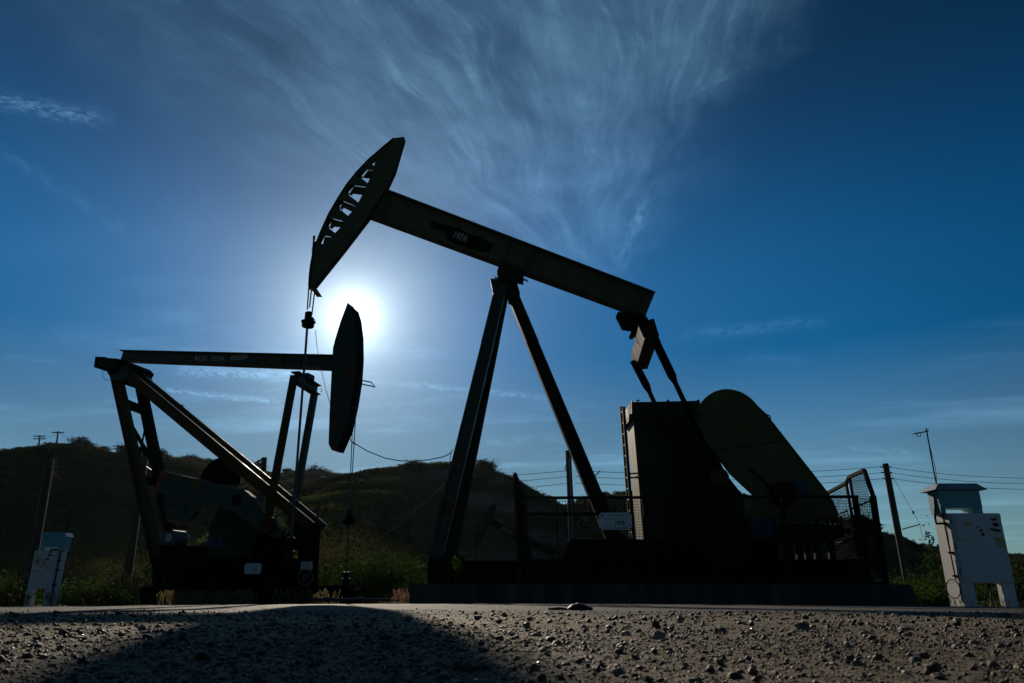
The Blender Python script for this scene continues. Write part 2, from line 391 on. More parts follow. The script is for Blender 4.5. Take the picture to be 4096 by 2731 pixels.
# strands fan out from the low middle of the sky: use the angle round a point beyond the fan
ox, ow = uw(2330, 1330)
ru = u - ox; rw = E(ow) - w if False else (w * -1.0) + ow
ang = ru._m('ARCTAN2', rw); rad = (ru * ru + rw * rw)._m('SQRT')
warp = nz(u, w, 1.3, 2, 0.5, 3.0)
curl = nz(u, w, 2.0, 2, 0.5, 41.0); curl2 = nz(u, w, 5.0, 4, 0.6, 43.0)
an2 = ang + (curl - 0.5) * 0.16 + (curl2 - 0.5) * 0.008
big0 = nz(u, w, 2.2, 4, 0.6, 61.0)
edge = ang + (curl2 - 0.5) * 0.22 + (warp - 0.5) * 0.3
fanmask = sstep(edge * -1.0, -0.26, -0.02) * sstep(edge, -0.78, -0.22) * sstep(rad + (big0 - 0.5) * 0.8, 0.2, 1.25)
big = nz(u + curl * 0.4, w, 1.7, 4, 0.55, 9.0)
st = nz(an2 * 5.0, rad * 1.5 + an2 * 3.0, 1.7, 8, 0.64, 1.0, 0.0)
strands = nz(an2 * 24.0, rad * 1.5 + an2 * 6.0, 1.5, 9, 0.72, 5.0, 0.0)
fan = fanmask * (sstep(st * 0.55 + big * 0.55, 0.38, 0.80) * 0.58 + 0.06)
fan2 = fanmask * sstep(strands, 0.42, 0.88) * sstep(big, 0.38, 0.68) * (sstep(nz(u + curl * 0.3, w, 7.0, 7, 0.72, 71.0, 0.3), 0.30, 0.72) * 0.85 + 0.25)
wide = sstep(nz(u * 1.4 + warp * 0.5 + w * 0.5, w * 0.45 + u * 0.3, 1.5, 8, 0.62, 21.0, 0.0), 0.50, 0.85) * 0.16 * gauss(u + 0.5, 0.9)
low = sstep(nz(u * 0.32 + warp * 0.3, w * 0.8 + u * 0.1, 1.1, 8, 0.62, 31.0, 0.2), 0.48, 0.80) * sstep(w, 1.7, 3.4) * 0.85
cl = fan + fan2 + wide + low
# contrails and single wisps, each a segment of sky direction (p = x/y, q = z/y)
yy = dy._m('MAXIMUM', 0.05); p = dx / yy; q = dz / yy
def pq(px, py): d = ray(px, py); return d.x / d.y, d.z / d.y
def wisp(a, b, width, amp, taper=(0.15, 0.15), seed=0.0, grain=1.0, lo=0.35, hi=0.75, curve=0.0):
    (p0, q0), (p1, q1) = pq(*a), pq(*b); L = math.hypot(p1 - p0, q1 - q0); tx, ty = (p1 - p0) / L, (q1 - q0) / L
    al = ((p - p0) * tx + (q - q0) * ty) * (1 / L); pe = (p - p0) * -ty + (q - q0) * tx
    if curve: pe = pe + (al - 0.5) * (al - 0.5) * curve
    wd = width / F
    n = nz(al * (L * 60 * grain), pe * (150 * grain), 1.0, 6, 0.7, seed, 0.8)
    pe = pe + (n - 0.5) * (wd * 1.2)
    return gauss(pe, wd) * sstep(al, 0.0, taper[0]) * sstep((al * -1.0) + 1.0, 0.0, taper[1]) * sstep(n, lo, hi) * amp
for wsp in [((-80, 385), (500, 495), 42, 0.75, (0.05, 0.35), 2.0, 0.9), ((640, 1478), (1340, 1502), 24, 0.85, (0.2, 0.2), 4.0, 1.6),
            ((1330, 1505), (1700, 1545), 10, 0.3, (0.2, 0.2), 14.0, 1.6), ((560, 1545), (1180, 1612), 11, 0.85, (0.3, 0.2), 6.0, 1.6),
            ((1560, 1526), (2350, 1604), 13, 0.6, (0.2, 0.3), 8.0, 1.5), ((3370, 1782), (3720, 1818), 13, 0.5, (0.1, 0.3), 10.0, 1.5),
            ((2640, 1350), (3400, 1275), 28, 0.30, (0.3, 0.3), 12.0, 0.6), ((-50, 560), (640, 1010), 30, 0.16, (0.2, 0.3), 16.0, 0.4),
            ((2610, 760), (2460, 1110), 30, 0.55, (0.3, 0.3), 18.0, 0.6), ((0, 1420), (300, 1450), 10, 0.25, (0.1, 0.4), 20.0, 1.0),
            ((1800, 1780), (2400, 1740), 26, 0.25, (0.3, 0.3), 22.0, 0.6), ((3330, 2050), (3560, 2055), 22, 0.22, (0.3, 0.3), 24.0, 0.6),
            ((2900, 1430), (3250, 1440), 22, 0.22, (0.3, 0.3), 26.0, 0.7), ((2620, 450), (3150, 190), 14, 0.22, (0.3, 0.3), 28.0, 0.5)]:
    a, b, wd, am, tp, sd, gr = wsp
    cl = cl + wisp(a, b, wd, am, tp, sd, gr)
cl = clampe(cl) * fwd * sstep(dz, 0.0, 0.08)
# circumsolar aureole
dt = nt.nodes.new('ShaderNodeVectorMath'); dt.operation = 'DOT_PRODUCT'; nt.links.new(tc.outputs['Generated'], dt.inputs[0]); dt.inputs[1].default_value = SUN
ga = E(dt.outputs['Value'])._m('MINIMUM', 1.0)._m('ARCCOSINE') * (180 / math.pi)
glow = gauss(ga, 2.1) * GLOW[0] + exp(ga * (-1 / 2.0)) * GLOW[1] + exp(ga * (-1 / 5.2)) * GLOW[2] + exp(ga * (-1 / 17.0)) * GLOW[3]
cloudlit = exp(ga * (-1 / 22.0)) * CLOUD[0] + CLOUD[1]
def vmul(colr, e):
    n = nt.nodes.new('ShaderNodeVectorMath'); n.operation = 'SCALE'
    if isinstance(colr, tuple): n.inputs[0].default_value = colr
    else: nt.links.new(colr, n.inputs[0])
    if isinstance(e, E): nt.links.new(e.v, n.inputs['Scale'])
    else: n.inputs['Scale'].default_value = e
    return n.outputs[0]
def vadd(a, b):
    n = nt.nodes.new('ShaderNodeVectorMath'); n.operation = 'ADD'; nt.links.new(a, n.inputs[0]); nt.links.new(b, n.inputs[1]); return n.outputs[0]
# sky deepens upward and off the sun; unseen half behind dimmed to darken shade
deep = (sstep(dz, 0.36, 0.66) * DEEP[0] + 1.0) * (sstep(ga, 22.0, 60.0) * DEEP[1] + 1.0) * (sstep(dz, 0.08, 0.42)._m('MAXIMUM', sstep(ga, 10.0, 40.0)) * (1 - SKY_LOW[1]) + SKY_LOW[1]) * (sstep(dy, -0.5, 0.5) * (1 - BACK) + BACK) * DEEP[2]
tot = vmul(hs.outputs[0], deep)
tint = nt.nodes.new('ShaderNodeVectorMath'); tint.operation = 'MULTIPLY'; nt.links.new(tot, tint.inputs[0]); tint.inputs[1].default_value = SKY_TINT
tot = vadd(tint.outputs[0], vmul((0.47, 0.94, 1.36), cl * cloudlit))
tot = vadd(tot, vmul((0.93, 1.03, 1.0), glow))
W.cycles.sampling_method = 'MANUAL'; W.cycles.sample_map_resolution = 512
nt.links.new(tot, bg.inputs['Color']); bg.inputs['Strength'].default_value = SKY_STRENGTH
SC.view_settings.view_transform = 'Standard'; SC.view_settings.look = 'None'; SC.view_settings.exposure = EXPO; SC.view_settings.gamma = 1
SC.render.engine = 'CYCLES'; SC.cycles.use_denoising = True; SC.cycles.use_adaptive_sampling = False; SC.cycles.denoiser = 'OPENIMAGEDENOISE'
try: SC.cycles.denoising_prefilter = 'ACCURATE'
except Exception: pass
SC.cycles.max_bounces = 5; SC.cycles.diffuse_bounces = 3; SC.cycles.glossy_bounces = 3; SC.cycles.transparent_max_bounces = 8
SC.cycles.sample_clamp_indirect = 4
# ------------------------------------------------------------------ large pumpjack (conventional, head to the left)
def Q(cx, cy, s, ox, oy): return (ox + cx / s, oy + cy / s)
YB = 16.5
pj = thing('pumpjack', 'large dark olive pumpjack numbered 197A with its horse head tilted high', 'pumpjack', P(2100, 2330, YB), 'pumpjacks of the oil field')
def big_head(parent, Yn, w):
    q = lambda x, y: P(*Q(x, y, 1.96, 1140, 500), Yn)
    front = [(935, 95), (850, 105), (760, 180), (650, 275), (560, 370), (480, 470), (410, 580), (340, 700), (285, 820), (240, 930), (215, 1010), (198, 1100), (188, 1180), (183, 1270), (215, 1275)]
    back = [(455, 975), (660, 710), (790, 500), (860, 350)]
    outer = [q(*a) for a in front + back]
    holes = [[(713, 265), (668, 300), (698, 320)], [(618, 352), (685, 360), (650, 455), (577, 396)], [(510, 475), (630, 490), (572, 602), (473, 524)],
             [(430, 588), (548, 640), (500, 716), (400, 632)], [(348, 733), (447, 757), (434, 803), (397, 846), (321, 788)], [(285, 870), (358, 880), (291, 941), (266, 926)], [(249, 976), (263, 985), (246, 997)]]
    grow = lambda h, s_: [(sum(p[0] for p in h) / len(h) + (x - sum(p[0] for p in h) / len(h)) * s_, sum(p[1] for p in h) / len(h) + (y - sum(p[1] for p in h) / len(h)) * s_) for x, y in h]
    hl = [[q(*a) for a in grow(h, 1.10)] for h in holes]
    m = MB(); m.plate([outer] + hl, (0, 0.016, 0))
    far_ = [[(722, 262), (704, 318), (684, 362), (652, 356), (612, 410), (600, 400), (688, 302)], [(606, 414), (640, 420), (666, 420), (632, 492), (542, 482), (505, 540), (494, 530)],
            [(500, 545), (521, 556), (535, 540), (608, 550), (560, 645), (450, 600), (436, 650), (428, 640)], [(434, 654), (445, 672), (460, 650), (525, 682), (447, 760), (372, 740), (352, 800), (342, 794)],
            [(352, 804), (366, 820), (385, 800), (436, 803), (362, 882), (312, 878), (296, 938), (282, 930)], [(298, 942), (312, 950), (276, 1000), (264, 1000), (274, 962)]]
    m.plate([[p + V((0, w - 0.016, 0)) for p in outer]] + [[P(*Q(x, y, 1.96, 1140, 500), Yn + w - 0.016) for x, y in h] for h in far_], (0, 0.016, 0))
    head = m.done('horse_head', M['olive'], parent)
    m = MB(); fr = [q(*a) for a in front[1:14]]          # curved wear plate, wider than the sides
    for a, b in zip(fr, fr[1:]):
        d = (b - a).normalized(); nrm = V((d.z, 0, -d.x)) * 0.02
        m.prism([a + V((0, -0.03, 0)), b + V((0, -0.03, 0)), b + V((0, -0.03, 0)) - nrm, a + V((0, -0.03, 0)) - nrm], (0, w + 0.06, 0))
    m.done('wear_plate', M['dark'], head)
    m = MB(); bk = [q(*a) for a in [(215, 1275), (455, 975), (660, 710), (790, 500), (860, 350), (935, 95)]]
    for a, b in zip(bk, bk[1:]):
        d = (b - a).normalized(); nrm = V((-d.z, 0, d.x)) * 0.012
        m.prism([a + V((0, 0.017, 0)), b + V((0, 0.017, 0)), b + V((0, 0.017, 0)) + nrm, a + V((0, 0.017, 0)) + nrm], (0, w - 0.034, 0))
    m.done('back_plate', M['dark'], head)
    return head
head = big_head(pj, 16.36, 0.25)
m = MB(); e0 = P(1250, 1150, 16.5); m.prism([P(1236, 1146, 16.36), P(1262, 1150, 16.36), P(1278, 1172, 16.36), P(1256, 1172, 16.36), P(1250, 1160, 16.36)], (0, 0.28, 0)); m.done('toe_plate', M['orange'], head)
# walking beam
m = MB(); YN = 16.33
TL, TR = P(1536, 752, YN), P(2623, 1168, YN); BL, BR = P(1470, 855, YN), P(2584, 1262, YN)
m.isec(TL, TR, BR, BL, (0, 0.34, 0), 0.028, 0.02)
beam = m.done('walking_beam', M['olive'], pj)
m = MB(); bd = (TR - TL).normalized(); bu = V((bd.z, 0, -bd.x)) * -1
for px_, py_ in [(2000, 1002), (2052, 1024), (2086, 1040)]:
    for s in (1, -1):
        t0 = P(px_ + 42, py_ - 70, YN); 
t_top = lambda f: TL.lerp(TR, f); t_bot = lambda f: BL.lerp(BR, f)
for f0, f1 in [(0.485, 0.497), (0.565, 0.58), (0.97, 0.972), (0.03, 0.05)]:
    a, b = t_top(f0), t_bot(f1)
    d = (b - a).normalized() * 0.03
    m.prism([a + d + V((0, 0.01, 0)), a + d + V((0.012, 0.01, 0)), b - d + V((0.012, 0.01, 0)), b - d + V((0, 0.01, 0))], (0, 0.145, 0))
m.done('stiffener', M['olive'], beam)
mid = lambda f, g, dy: (TL.lerp(TR, f)).lerp(BL.lerp(BR, f), g) + V((0, dy, 0))
m = MB(); WY = 0.17 - 0.0105   # web face offset from the near flange edge
patch = [(0.13, 0.38), (0.175, 0.34), (0.24, 0.44), (0.30, 0.40), (0.35, 0.46), (0.40, 0.43), (0.425, 0.55), (0.418, 0.74), (0.38, 0.80), (0.33, 0.74), (0.26, 0.80), (0.225, 0.72), (0.20, 0.58), (0.135, 0.56)]
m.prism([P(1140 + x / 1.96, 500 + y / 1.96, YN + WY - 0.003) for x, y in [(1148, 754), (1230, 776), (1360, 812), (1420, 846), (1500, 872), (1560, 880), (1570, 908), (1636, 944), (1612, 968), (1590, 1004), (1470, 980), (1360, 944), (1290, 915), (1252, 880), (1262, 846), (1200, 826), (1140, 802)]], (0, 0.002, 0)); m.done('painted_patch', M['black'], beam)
def text_on_beam(s, f, g, h, w, mt, parent, TL=TL, TR=TR, BL=BL, BR=BR, wy=WY, off=V((0, 1, 0))):
    c = TL.lerp(TR, f).lerp(BL.lerp(BR, f), g) + off * (wy - 0.008); r = (TR - TL).normalized()
    upv = (TL.lerp(TR, f) - BL.lerp(BR, f)); upv = upv - r * upv.dot(r)
    return text(s, c, r, upv, h, mt, parent, width=w, bold=0.02)
rr_ = (TR - TL).normalized(); text('197A', P(1844, 950, YN + WY - 0.008), rr_, V((-rr_.z, 0, rr_.x)), 0.20, M['paintletter'], beam, width=0.37, bold=0.02)
# saddle bearing and samson post
m = MB(); m.prism([P(1995, 1067, 16.2), P(2052, 1067, 16.2), P(2052, 1108, 16.2), P(1995, 1108, 16.2)], (0, 0.6, 0))
m.prism([P(1985, 1109, 16.1), P(2063, 1109, 16.1), P(2063, 1120, 16.1), P(1985, 1120, 16.1)], (0, 0.8, 0))
m.prism([P(2004, 1040, 16.35), P(2096, 1074, 16.35), P(2094, 1122, 16.35), P(2070, 1117, 16.35), P(1988, 1086, 16.35)], (0, 0.3, 0))
for k in range(4):
    m.lathe(P(2080 + k * 9, 1116 + k * 4, 16.37), [(0.022, 0), (0.022, 0.05)], UP, 8)
m.done('saddle_bearing', M['dark'], pj)
m = MB()      # near front leg
m.isec(P(1985, 1125, 16.1), P(1708, 2236, 15.6), P(1766, 2236, 15.6), P(2032, 1122, 16.1), (0, 0.26, 0), 0.02, 0.014)
m.done('post_leg', M['teal'], pj)
legn = bpy.data.objects['post_leg']
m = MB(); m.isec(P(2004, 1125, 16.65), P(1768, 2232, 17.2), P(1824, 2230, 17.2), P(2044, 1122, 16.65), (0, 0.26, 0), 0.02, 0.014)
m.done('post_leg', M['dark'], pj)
m = MB(); m.prism([P(2032, 1116, 16.36), P(2064, 1118, 16.36), P(2080, 1172, 16.36), P(2077, 1188, 16.36), P(2033, 1200, 16.36), P(2030, 1150, 16.36)], (0, 0.3, 0))
m.isec(P(2034, 1190, 16.37), P(2462, 2245, 16.37), P(2524, 2240, 16.37), P(2076, 1178, 16.37), (0, 0.26, 0), 0.02, 0.014)
m.done('post_leg', M['dark'], pj)
m = MB(); m.prism([P(1960, 1114, 16.0), P(1977, 1117, 16.0), P(1980, 1101, 16.0), P(1987, 1126, 16.0), P(1986, 1180, 16.0), P(1973, 1182, 16.0)], (0, 0.02, 0)); m.done('ladder_clip', M['teal'], pj)
def chalk(s, px, py, h, w):
    A, B, C_, D_ = P(1985, 1125, 16.1), P(1708, 2236, 15.6), P(1766, 2236, 15.6), P(2032, 1122, 16.1)
    f = (py - 1125) / (2236 - 1125); c = A.lerp(B, f).lerp(D_.lerp(C_, f), 0.5) + V((0, 0.10, 0)); ax = (A - B).normalized()
    r = (C_ - B) ; r = (r - ax * r.dot(ax)).normalized()
    text(s, c, r, ax, h, M['chalk'], legn, 'chalk_note', width=w)
for s, py, h, w in [('KBA', 1996, 0.055, 0.13), ('LUBED', 2010, 0.055, 0.19), ('6-18-21', 2024, 0.055, 0.19), ('SB', 2086, 0.11, 0.17), ('122', 2113, 0.11, 0.17)]: chalk(s, 1780, py, h, w)
# equaliser, pitmans, crank, gear reducer
m = MB()
m.prism([P(2471, 1248, 16.3), P(2584, 1262, 16.3), P(2590, 1292, 16.3), P(2540, 1306, 16.3), P(2497, 1300, 16.3)], (0, 0.4, 0))
m.lathe(P(2546, 1306, 16.1), [(0.06, 0), (0.06, 0.8)], DEP, 14)
ec = P(2595, 1318, 15.35); m.prism([P(2530, 1292, 16.3), P(2592, 1270, 16.3), V((ec.x + .20, 16.3, ec.z + .06)), V((ec.x + 0.02, 16.3, ec.z + .02))], (0, 0.4, 0))
m.done('equaliser_bearing', M['black'], pj)
m = MB()
m.prism([P(2556, 1300, 15.35), P(2606, 1278, 15.35), P(2634, 1335, 15.35), P(2629, 1350, 15.35), P(2580, 1354, 15.35)], (0.155, 2.2, 0))
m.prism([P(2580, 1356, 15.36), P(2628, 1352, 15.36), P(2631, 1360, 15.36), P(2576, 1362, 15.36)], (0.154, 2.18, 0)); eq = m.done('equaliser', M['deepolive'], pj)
m = MB(); m.prism([P(2608, 1276, 15.33), P(2617, 1278, 15.33), P(2634, 1336, 15.33), P(2638, 1334, 15.33), P(2632, 1358, 15.33), P(2575, 1352, 15.33), P(2552, 1300, 15.33)], (0, 0.02, 0)); m.done('equaliser_end_plate', M['dark'], eq)
def pitman(Y, top, thick_end, low):
    m = MB(); a, b, c = P(*top, Y), P(*thick_end, Y), P(*low, Y)
    m.bar(a, b, 0.15, 0.16, DEP); ax = (b - a).normalized()
    m.lathe(b, [(0.09, 0), (0.055, 0.14)], ax, 10); m.tube([b, c], 0.055, 10)
    return m.done('pitman', M['black'], pj)
pitman(15.42, (2606, 1330), (2690, 1505), (2880, 1908)); pitman(17.48, (2534, 1440), (2588, 1545), (2760, 1910))
m = MB(); m.lathe(P(2878, 1906, 15.25), [(0.20, 0), (0.20, 0.04), (0.15, 0.05), (0.15, 0.32)], DEP, 24)
for k in range(10):
    a = 2 * math.pi * k / 10; m.lathe(P(2878, 1906, 15.22) + V((math.cos(a) * 0.175, 0, math.sin(a) * 0.175)), [(0.014, 0), (0.014, 0.04)], DEP, 6)
m.torus(P(2878, 1906, 15.24), DEP, 0.12, 0.015)
m.done('wrist_pin_bearing', M['rustpaint'], pj)
m = MB(); m.prism([P(2640, 1665, 15.55), P(2665, 1640, 15.55), P(2700, 1640, 15.55), P(2800, 1800, 15.55), P(2896, 1880, 15.55), P(2960, 1975, 15.55), P(2840, 2000, 15.55), P(2740, 1850, 15.55)], (0, 0.2, 0)); m.done('crank_arm', M['dark'], pj)
m = MB()
m.prism([P(2532, 1606, 15.8), P(2800, 1600, 15.8), P(2800, 1655, 15.8), P(2534, 1655, 15.8)], (0, 1.0, 0))
m.prism([P(2527, 1598, 15.79), P(2533, 1606, 15.79), P(2534, 1655, 15.79), P(2527, 1655, 15.79)], (0, 1.02, 0))
m.prism([P(2521, 1652, 15.74), P(2806, 1650, 15.74), P(2806, 1662, 15.74), P(2521, 1672, 15.74)], (0, 1.12, 0))
for k in range(5): m.lathe(P(2552 + k * 60, 1603, 15.95), [(0.03, 0), (0.03, 0.03), (0.018, 0.035)], UP, 8)
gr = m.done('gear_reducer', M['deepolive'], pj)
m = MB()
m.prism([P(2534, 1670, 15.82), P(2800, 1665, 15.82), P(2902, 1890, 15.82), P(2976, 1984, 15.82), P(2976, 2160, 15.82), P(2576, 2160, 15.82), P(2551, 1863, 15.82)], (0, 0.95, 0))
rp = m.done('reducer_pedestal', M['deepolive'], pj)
m = MB(); m.prism([P(2534, 1672, 15.84), P(2551, 1863, 15.84), P(2576, 2158, 15.84), P(2574, 2158, 15.84), P(2549, 1863, 15.84), P(2532, 1672, 15.84)], (0, 0.9, 0)); m.done('sunlit_side', M['tan'], rp)  # thin plate painted pale for the sun falling on this side of the reducer
m = MB(); m.prism([P(2530, 1609, 15.83), P(2532, 1609, 15.83), P(2534, 1650, 15.83), P(2532, 1650, 15.83)], (0, 0.94, 0)); m.done('sunlit_side', M['tan'], gr)
m = MB(); m.prism([P(2700, 1700, 15.6), P(2780, 1735, 15.6), P(2945, 1985, 15.6), P(2945, 2160, 15.6), P(2700, 2160, 15.6)], (0, 0.2, 0))
for k in range(4): m.box(P(2600 + 42 * k, 1868, 15.78), (0.03, 0.06, 0.12))
m.done('reducer_rib', M['dark'], pj)
# belt guard
m = MB(); cxy = (2905, 1722); pts = []
for k in range(0, 25):
    a = R(196 - k * (196 - 38) / 24); pts.append((cxy[0] + 166 * math.cos(a) * (0.82 if math.cos(a) < -0.1 else 0.93), cxy[1] - 166 * math.sin(a)))
pts += [(3064, 1655), (3308, 1966), (3336, 2014), (3348, 2050), (3352, 2070), (3280, 2073), (3200, 2090), (3080, 2070), (3014, 1975), (2923, 1890), (2842, 1780)]
m.prism([P(x, y, 15.75) for x, y in pts], (0, 0.13, 0)); bg_ = m.done('belt_guard', M['ochre'], pj, bevel=0.012)
m = MB()
for a, b in zip(pts[3:40], pts[4:41]):
    pa, pb = P(*a, 15.735), P(*b, 15.735); m.bar(pa, pb, 0.02, 0.03, DEP)
m.done('guard_rim', M['olive'], bg_)
m = MB(); m.bar(P(2850, 1800, 15.742), P(3150, 1760, 15.742), 0.012, 0.012, DEP); m.done('sheet_seam', M['dark'], bg_)
m = MB(); m.lathe(P(3138, 1972, 15.60), [(0.27, 0.0), (0.27, 0.16)], DEP, 32); m.done('sheave_cover', M['darkred'], bg_)
m = MB(); m.prism([P(3165, 1918, 15.742), P(3238, 1918, 15.742), P(3236, 1976, 15.742), P(3168, 1976, 15.742)], (0, 0.006, 0)); m.done('label_plate', M['plate'], bg_)
m = MB(); m.tube([P(3003, 1876, 15.72), P(3085, 1950, 15.70)], 0.02, 6); m.tube([P(3068, 1655, 15.8), P(3080, 1662, 15.8), P(3082, 1675, 15.8)], 0.015, 6); m.done('guard_handle', M['black'], bg_)
# motor, brake drum, platform
m = MB(); m.lathe(P(2905, 2165, 15.2), [(0.5, 0), (0.5, 0.06), (0.42, 0.07), (0.42, 0.2), (0.5, 0.21), (0.5, 0.26)], DEP, 36); m.done('brake_drum', M['dark'], pj)
m = MB(); m.lathe(P(3056, 2112, 15.0), [(0.12, 0), (0.21, 0.05), (0.22, 0.3), (0.2, 0.55)], DEP, 20); m.done('electric_motor', M['plate'], pj)
m = MB()
m.prism([P(2985, 2080, 15.3), P(3100, 2070, 15.3), P(3110, 2160, 15.3), P(2985, 2160, 15.3)], (0, 1.0, 0))
m.prism([P(3090, 2096, 15.4), P(3362, 2096, 15.4), P(3388, 2122, 15.4), P(3370, 2150, 15.4), P(3090, 2166, 15.4)], (0, 0.9, 0))
m.prism([P(3363, 2062, 15.4), P(3374, 2110, 15.4), P(3366, 2112, 15.4), P(3359, 2066, 15.4)], (0, 0.03, 0))
for x in (3264, 3308, 3326, 3345): m.prism([P(x, 2068, 15.5), P(x + 8, 2068, 15.5), P(x + 9, 2100, 15.5), P(x + 1, 2100, 15.5)], (0, 0.08, 0))
m.box(P(3385, 2120, 15.5), (0.12, 0.2, 0.07))
m.done('motor_platform', M['dark'], pj)
m = MB()
for x in (3150, 3188, 3222, 3262, 3318): m.prism([P(x, 2160, 15.6), P(x + 22, 2160, 15.6), P(x + 24, 2245, 15.6), P(x + 2, 2245, 15.6)], (0, 0.1, 0))
m.done('platform_post', M['dark'], pj)
# skid
m = MB()
m.isec(P(1840, 2241, 15.2), P(3484, 2234, 15.2), P(3500, 2334, 15.2), P(1800, 2334, 15.2), (0, 0.3, 0), 0.025, 0.02)
m.isec(P(1840, 2241, 17.2), P(3484, 2238, 17.2), P(3490, 2328, 17.2), P(1800, 2328, 17.2), (0, 0.3, 0), 0.025, 0.02)
m.prism([P(2246, 2241, 15.45), P(2286, 2154, 15.45), P(2990, 2158, 15.45), P(3110, 2166, 15.45), P(3110, 2241, 15.45)], (0, 1.4, 0))
for x in (1880, 2200, 2600, 3000, 3400): m.prism([P(x, 2250, 15.5), P(x + 50, 2250, 15.5), P(x + 50, 2328, 15.5), P(x, 2328, 15.5)], (0, 1.7, 0))
m.done('skid_base', M['black'], pj)
m = MB()
for x0, x1, Y in [(1722, 1790, 15.5), (1785, 1850, 17.15)]:
    m.prism([P(x0 - 8, 2226, Y), P(x1 + 4, 2226, Y), P(x1 + 6, 2335, Y), P(x0 - 12, 2335, Y)], (0, 0.34, 0))
m.prism([P(1800, 2215, 16.0), P(1830, 2210, 16.0), P(1844, 2238, 16.0), P(1800, 2240, 16.0)], (0, 0.5, 0))
m.done('post_foot', M['black'], pj)
# bridle, carrier and their hanging rods
cb = P(1232, 1262, 16.5)
m = MB()
for (tx, ty, Y), (bx, by) in [((1240, 1085, 16.40), (1229, 1240)), ((1247, 1150, 16.5), (1238, 1232)), ((1258, 1174, 16.62), (1247, 1262))]:
    m.tube([P(tx, ty, Y), P(bx, by, 16.5 + (Y - 16.5))], 0.017, 6)
m.tube([P(1260, 968, 16.36), P(1244, 1100, 16.36), P(1240, 1160, 16.36)], 0.018, 6); m.lathe(P(1256, 954, 16.36), [(0.03, -0.04), (0.03, 0.06)], UP, 8); m.tube([P(1256, 954, 16.36), P(1250, 1015, 16.35)], 0.022, 6)
m.done('wireline_bridle', M['cable'], pj)
t = thing('rod_carrier', 'dark round rod carrier hanging from the horse head of the large pumpjack', 'carrier', P(1232, 1310, 16.5))
m = MB(); c = P(1231, 1310, 16.5)
m.lathe(c, [(0.05, -0.03), (0.13, 0.0), (0.145, 0.02), (0.145, 0.10), (0.17, 0.12), (0.165, 0.15), (0.10, 0.17), (0.095, 0.24), (0.075, 0.25), (0.075, 0.38), (0.06, 0.39)], UP, 20); m.done('carrier_body', M['black'], t)
m = MB(); m.box(c + V((-0.06, 0, 0.30)), (0.05, 0.1, 0.14)); m.box(c + V((0.09, -0.02, 0.2)), (0.08, 0.12, 0.05)); m.done('load_cell', M['dark'], t)
m = MB(); m.tube([c + V((0.1, -0.05, 0.22)), c + V((0.17, -0.05, 0.17)), c + V((0.2, -0.05, 0.08)), c + V((0.14, -0.05, 0.12)), c + V((0.1, -0.05, 0.2))], 0.006, 5); m.done('lead', M['cable'], t)
def wellhead(label, base, H, name='wellhead'):
    t = thing(name, label, 'wellhead', base, 'wellheads under the horse heads'); b = V(base)
    m = MB(); m.lathe(b, [(0.22, 0), (0.22, 0.06), (0.13, 0.07), (0.13, 0.3 * H), (0.24, 0.31 * H), (0.24, 0.37 * H), (0.10, 0.38 * H), (0.10, 0.52 * H), (0.19, 0.53 * H), (0.19, 0.57 * H)], UP, 18); m.done('casing_head', M['black'], t)
    m = MB(); m.lathe(b, [(0.085, 0.57 * H), (0.085, 0.74 * H), (0.12, 0.75 * H), (0.12, 0.79 * H), (0.07, 0.8 * H), (0.07, 0.93 * H), (0.10, 0.94 * H), (0.10, 0.98 * H), (0.04, 1.0 * H)], UP, 16); m.done('stuffing_box', M['dark'], t)
    for k, (dx, z) in enumerate([(0.55, 0.45), (0.75, 0.2), (-0.5, 0.34)]):
        m = MB(); e = b + V((dx, -0.05, z * H)); m.tube([b + V((0, 0, z * H)), e], 0.05, 10); m.lathe(e - V((0.05 if dx > 0 else -0.05, 0, 0)), [(0.1, -0.02), (0.1, 0.02)], (1, 0, 0), 14)
        m.lathe(b + V((dx * 0.6, 0, z * H)), [(0.08, -0.09), (0.08, 0.09)], (1, 0, 0), 14); v = m.done('valve', M['dark'], t)
        m = MB(); hc = b + V((dx * 0.6, -0.2, z * H + 0.02)); m.torus(hc, DEP, 0.1, 0.012); m.tube([hc, hc + V((0, 0.2, 0))], 0.014, 6)
        for j in range(3):
            a = j * math.pi / 3; m.tube([hc + V((math.cos(a), 0, math.sin(a))) * 0.1, hc - V((math.cos(a), 0, math.sin(a))) * 0.1], 0.008, 5)
        m.done('hand_wheel', M['dark'], v)
    return t
wb = P(1165, 2150, 16.5); rx = wb.x
rod = MB(); rod.tube([P(1229, 1310, 16.5), wb], 0.028, 10)
tag(done_top(rod, 'polished_rod', M['rod'], wb), 'slim steel polished rod running down from the round rod carrier to the left wellhead', 'rod')
wellhead('dark wellhead with stuffing box and hand wheels standing in front of the smaller pumpjack', V((wb.x, 16.5, zg(wb.x, 16.5) - 0.05)), wb.z - zg(wb.x, 16.5) + 0.08)
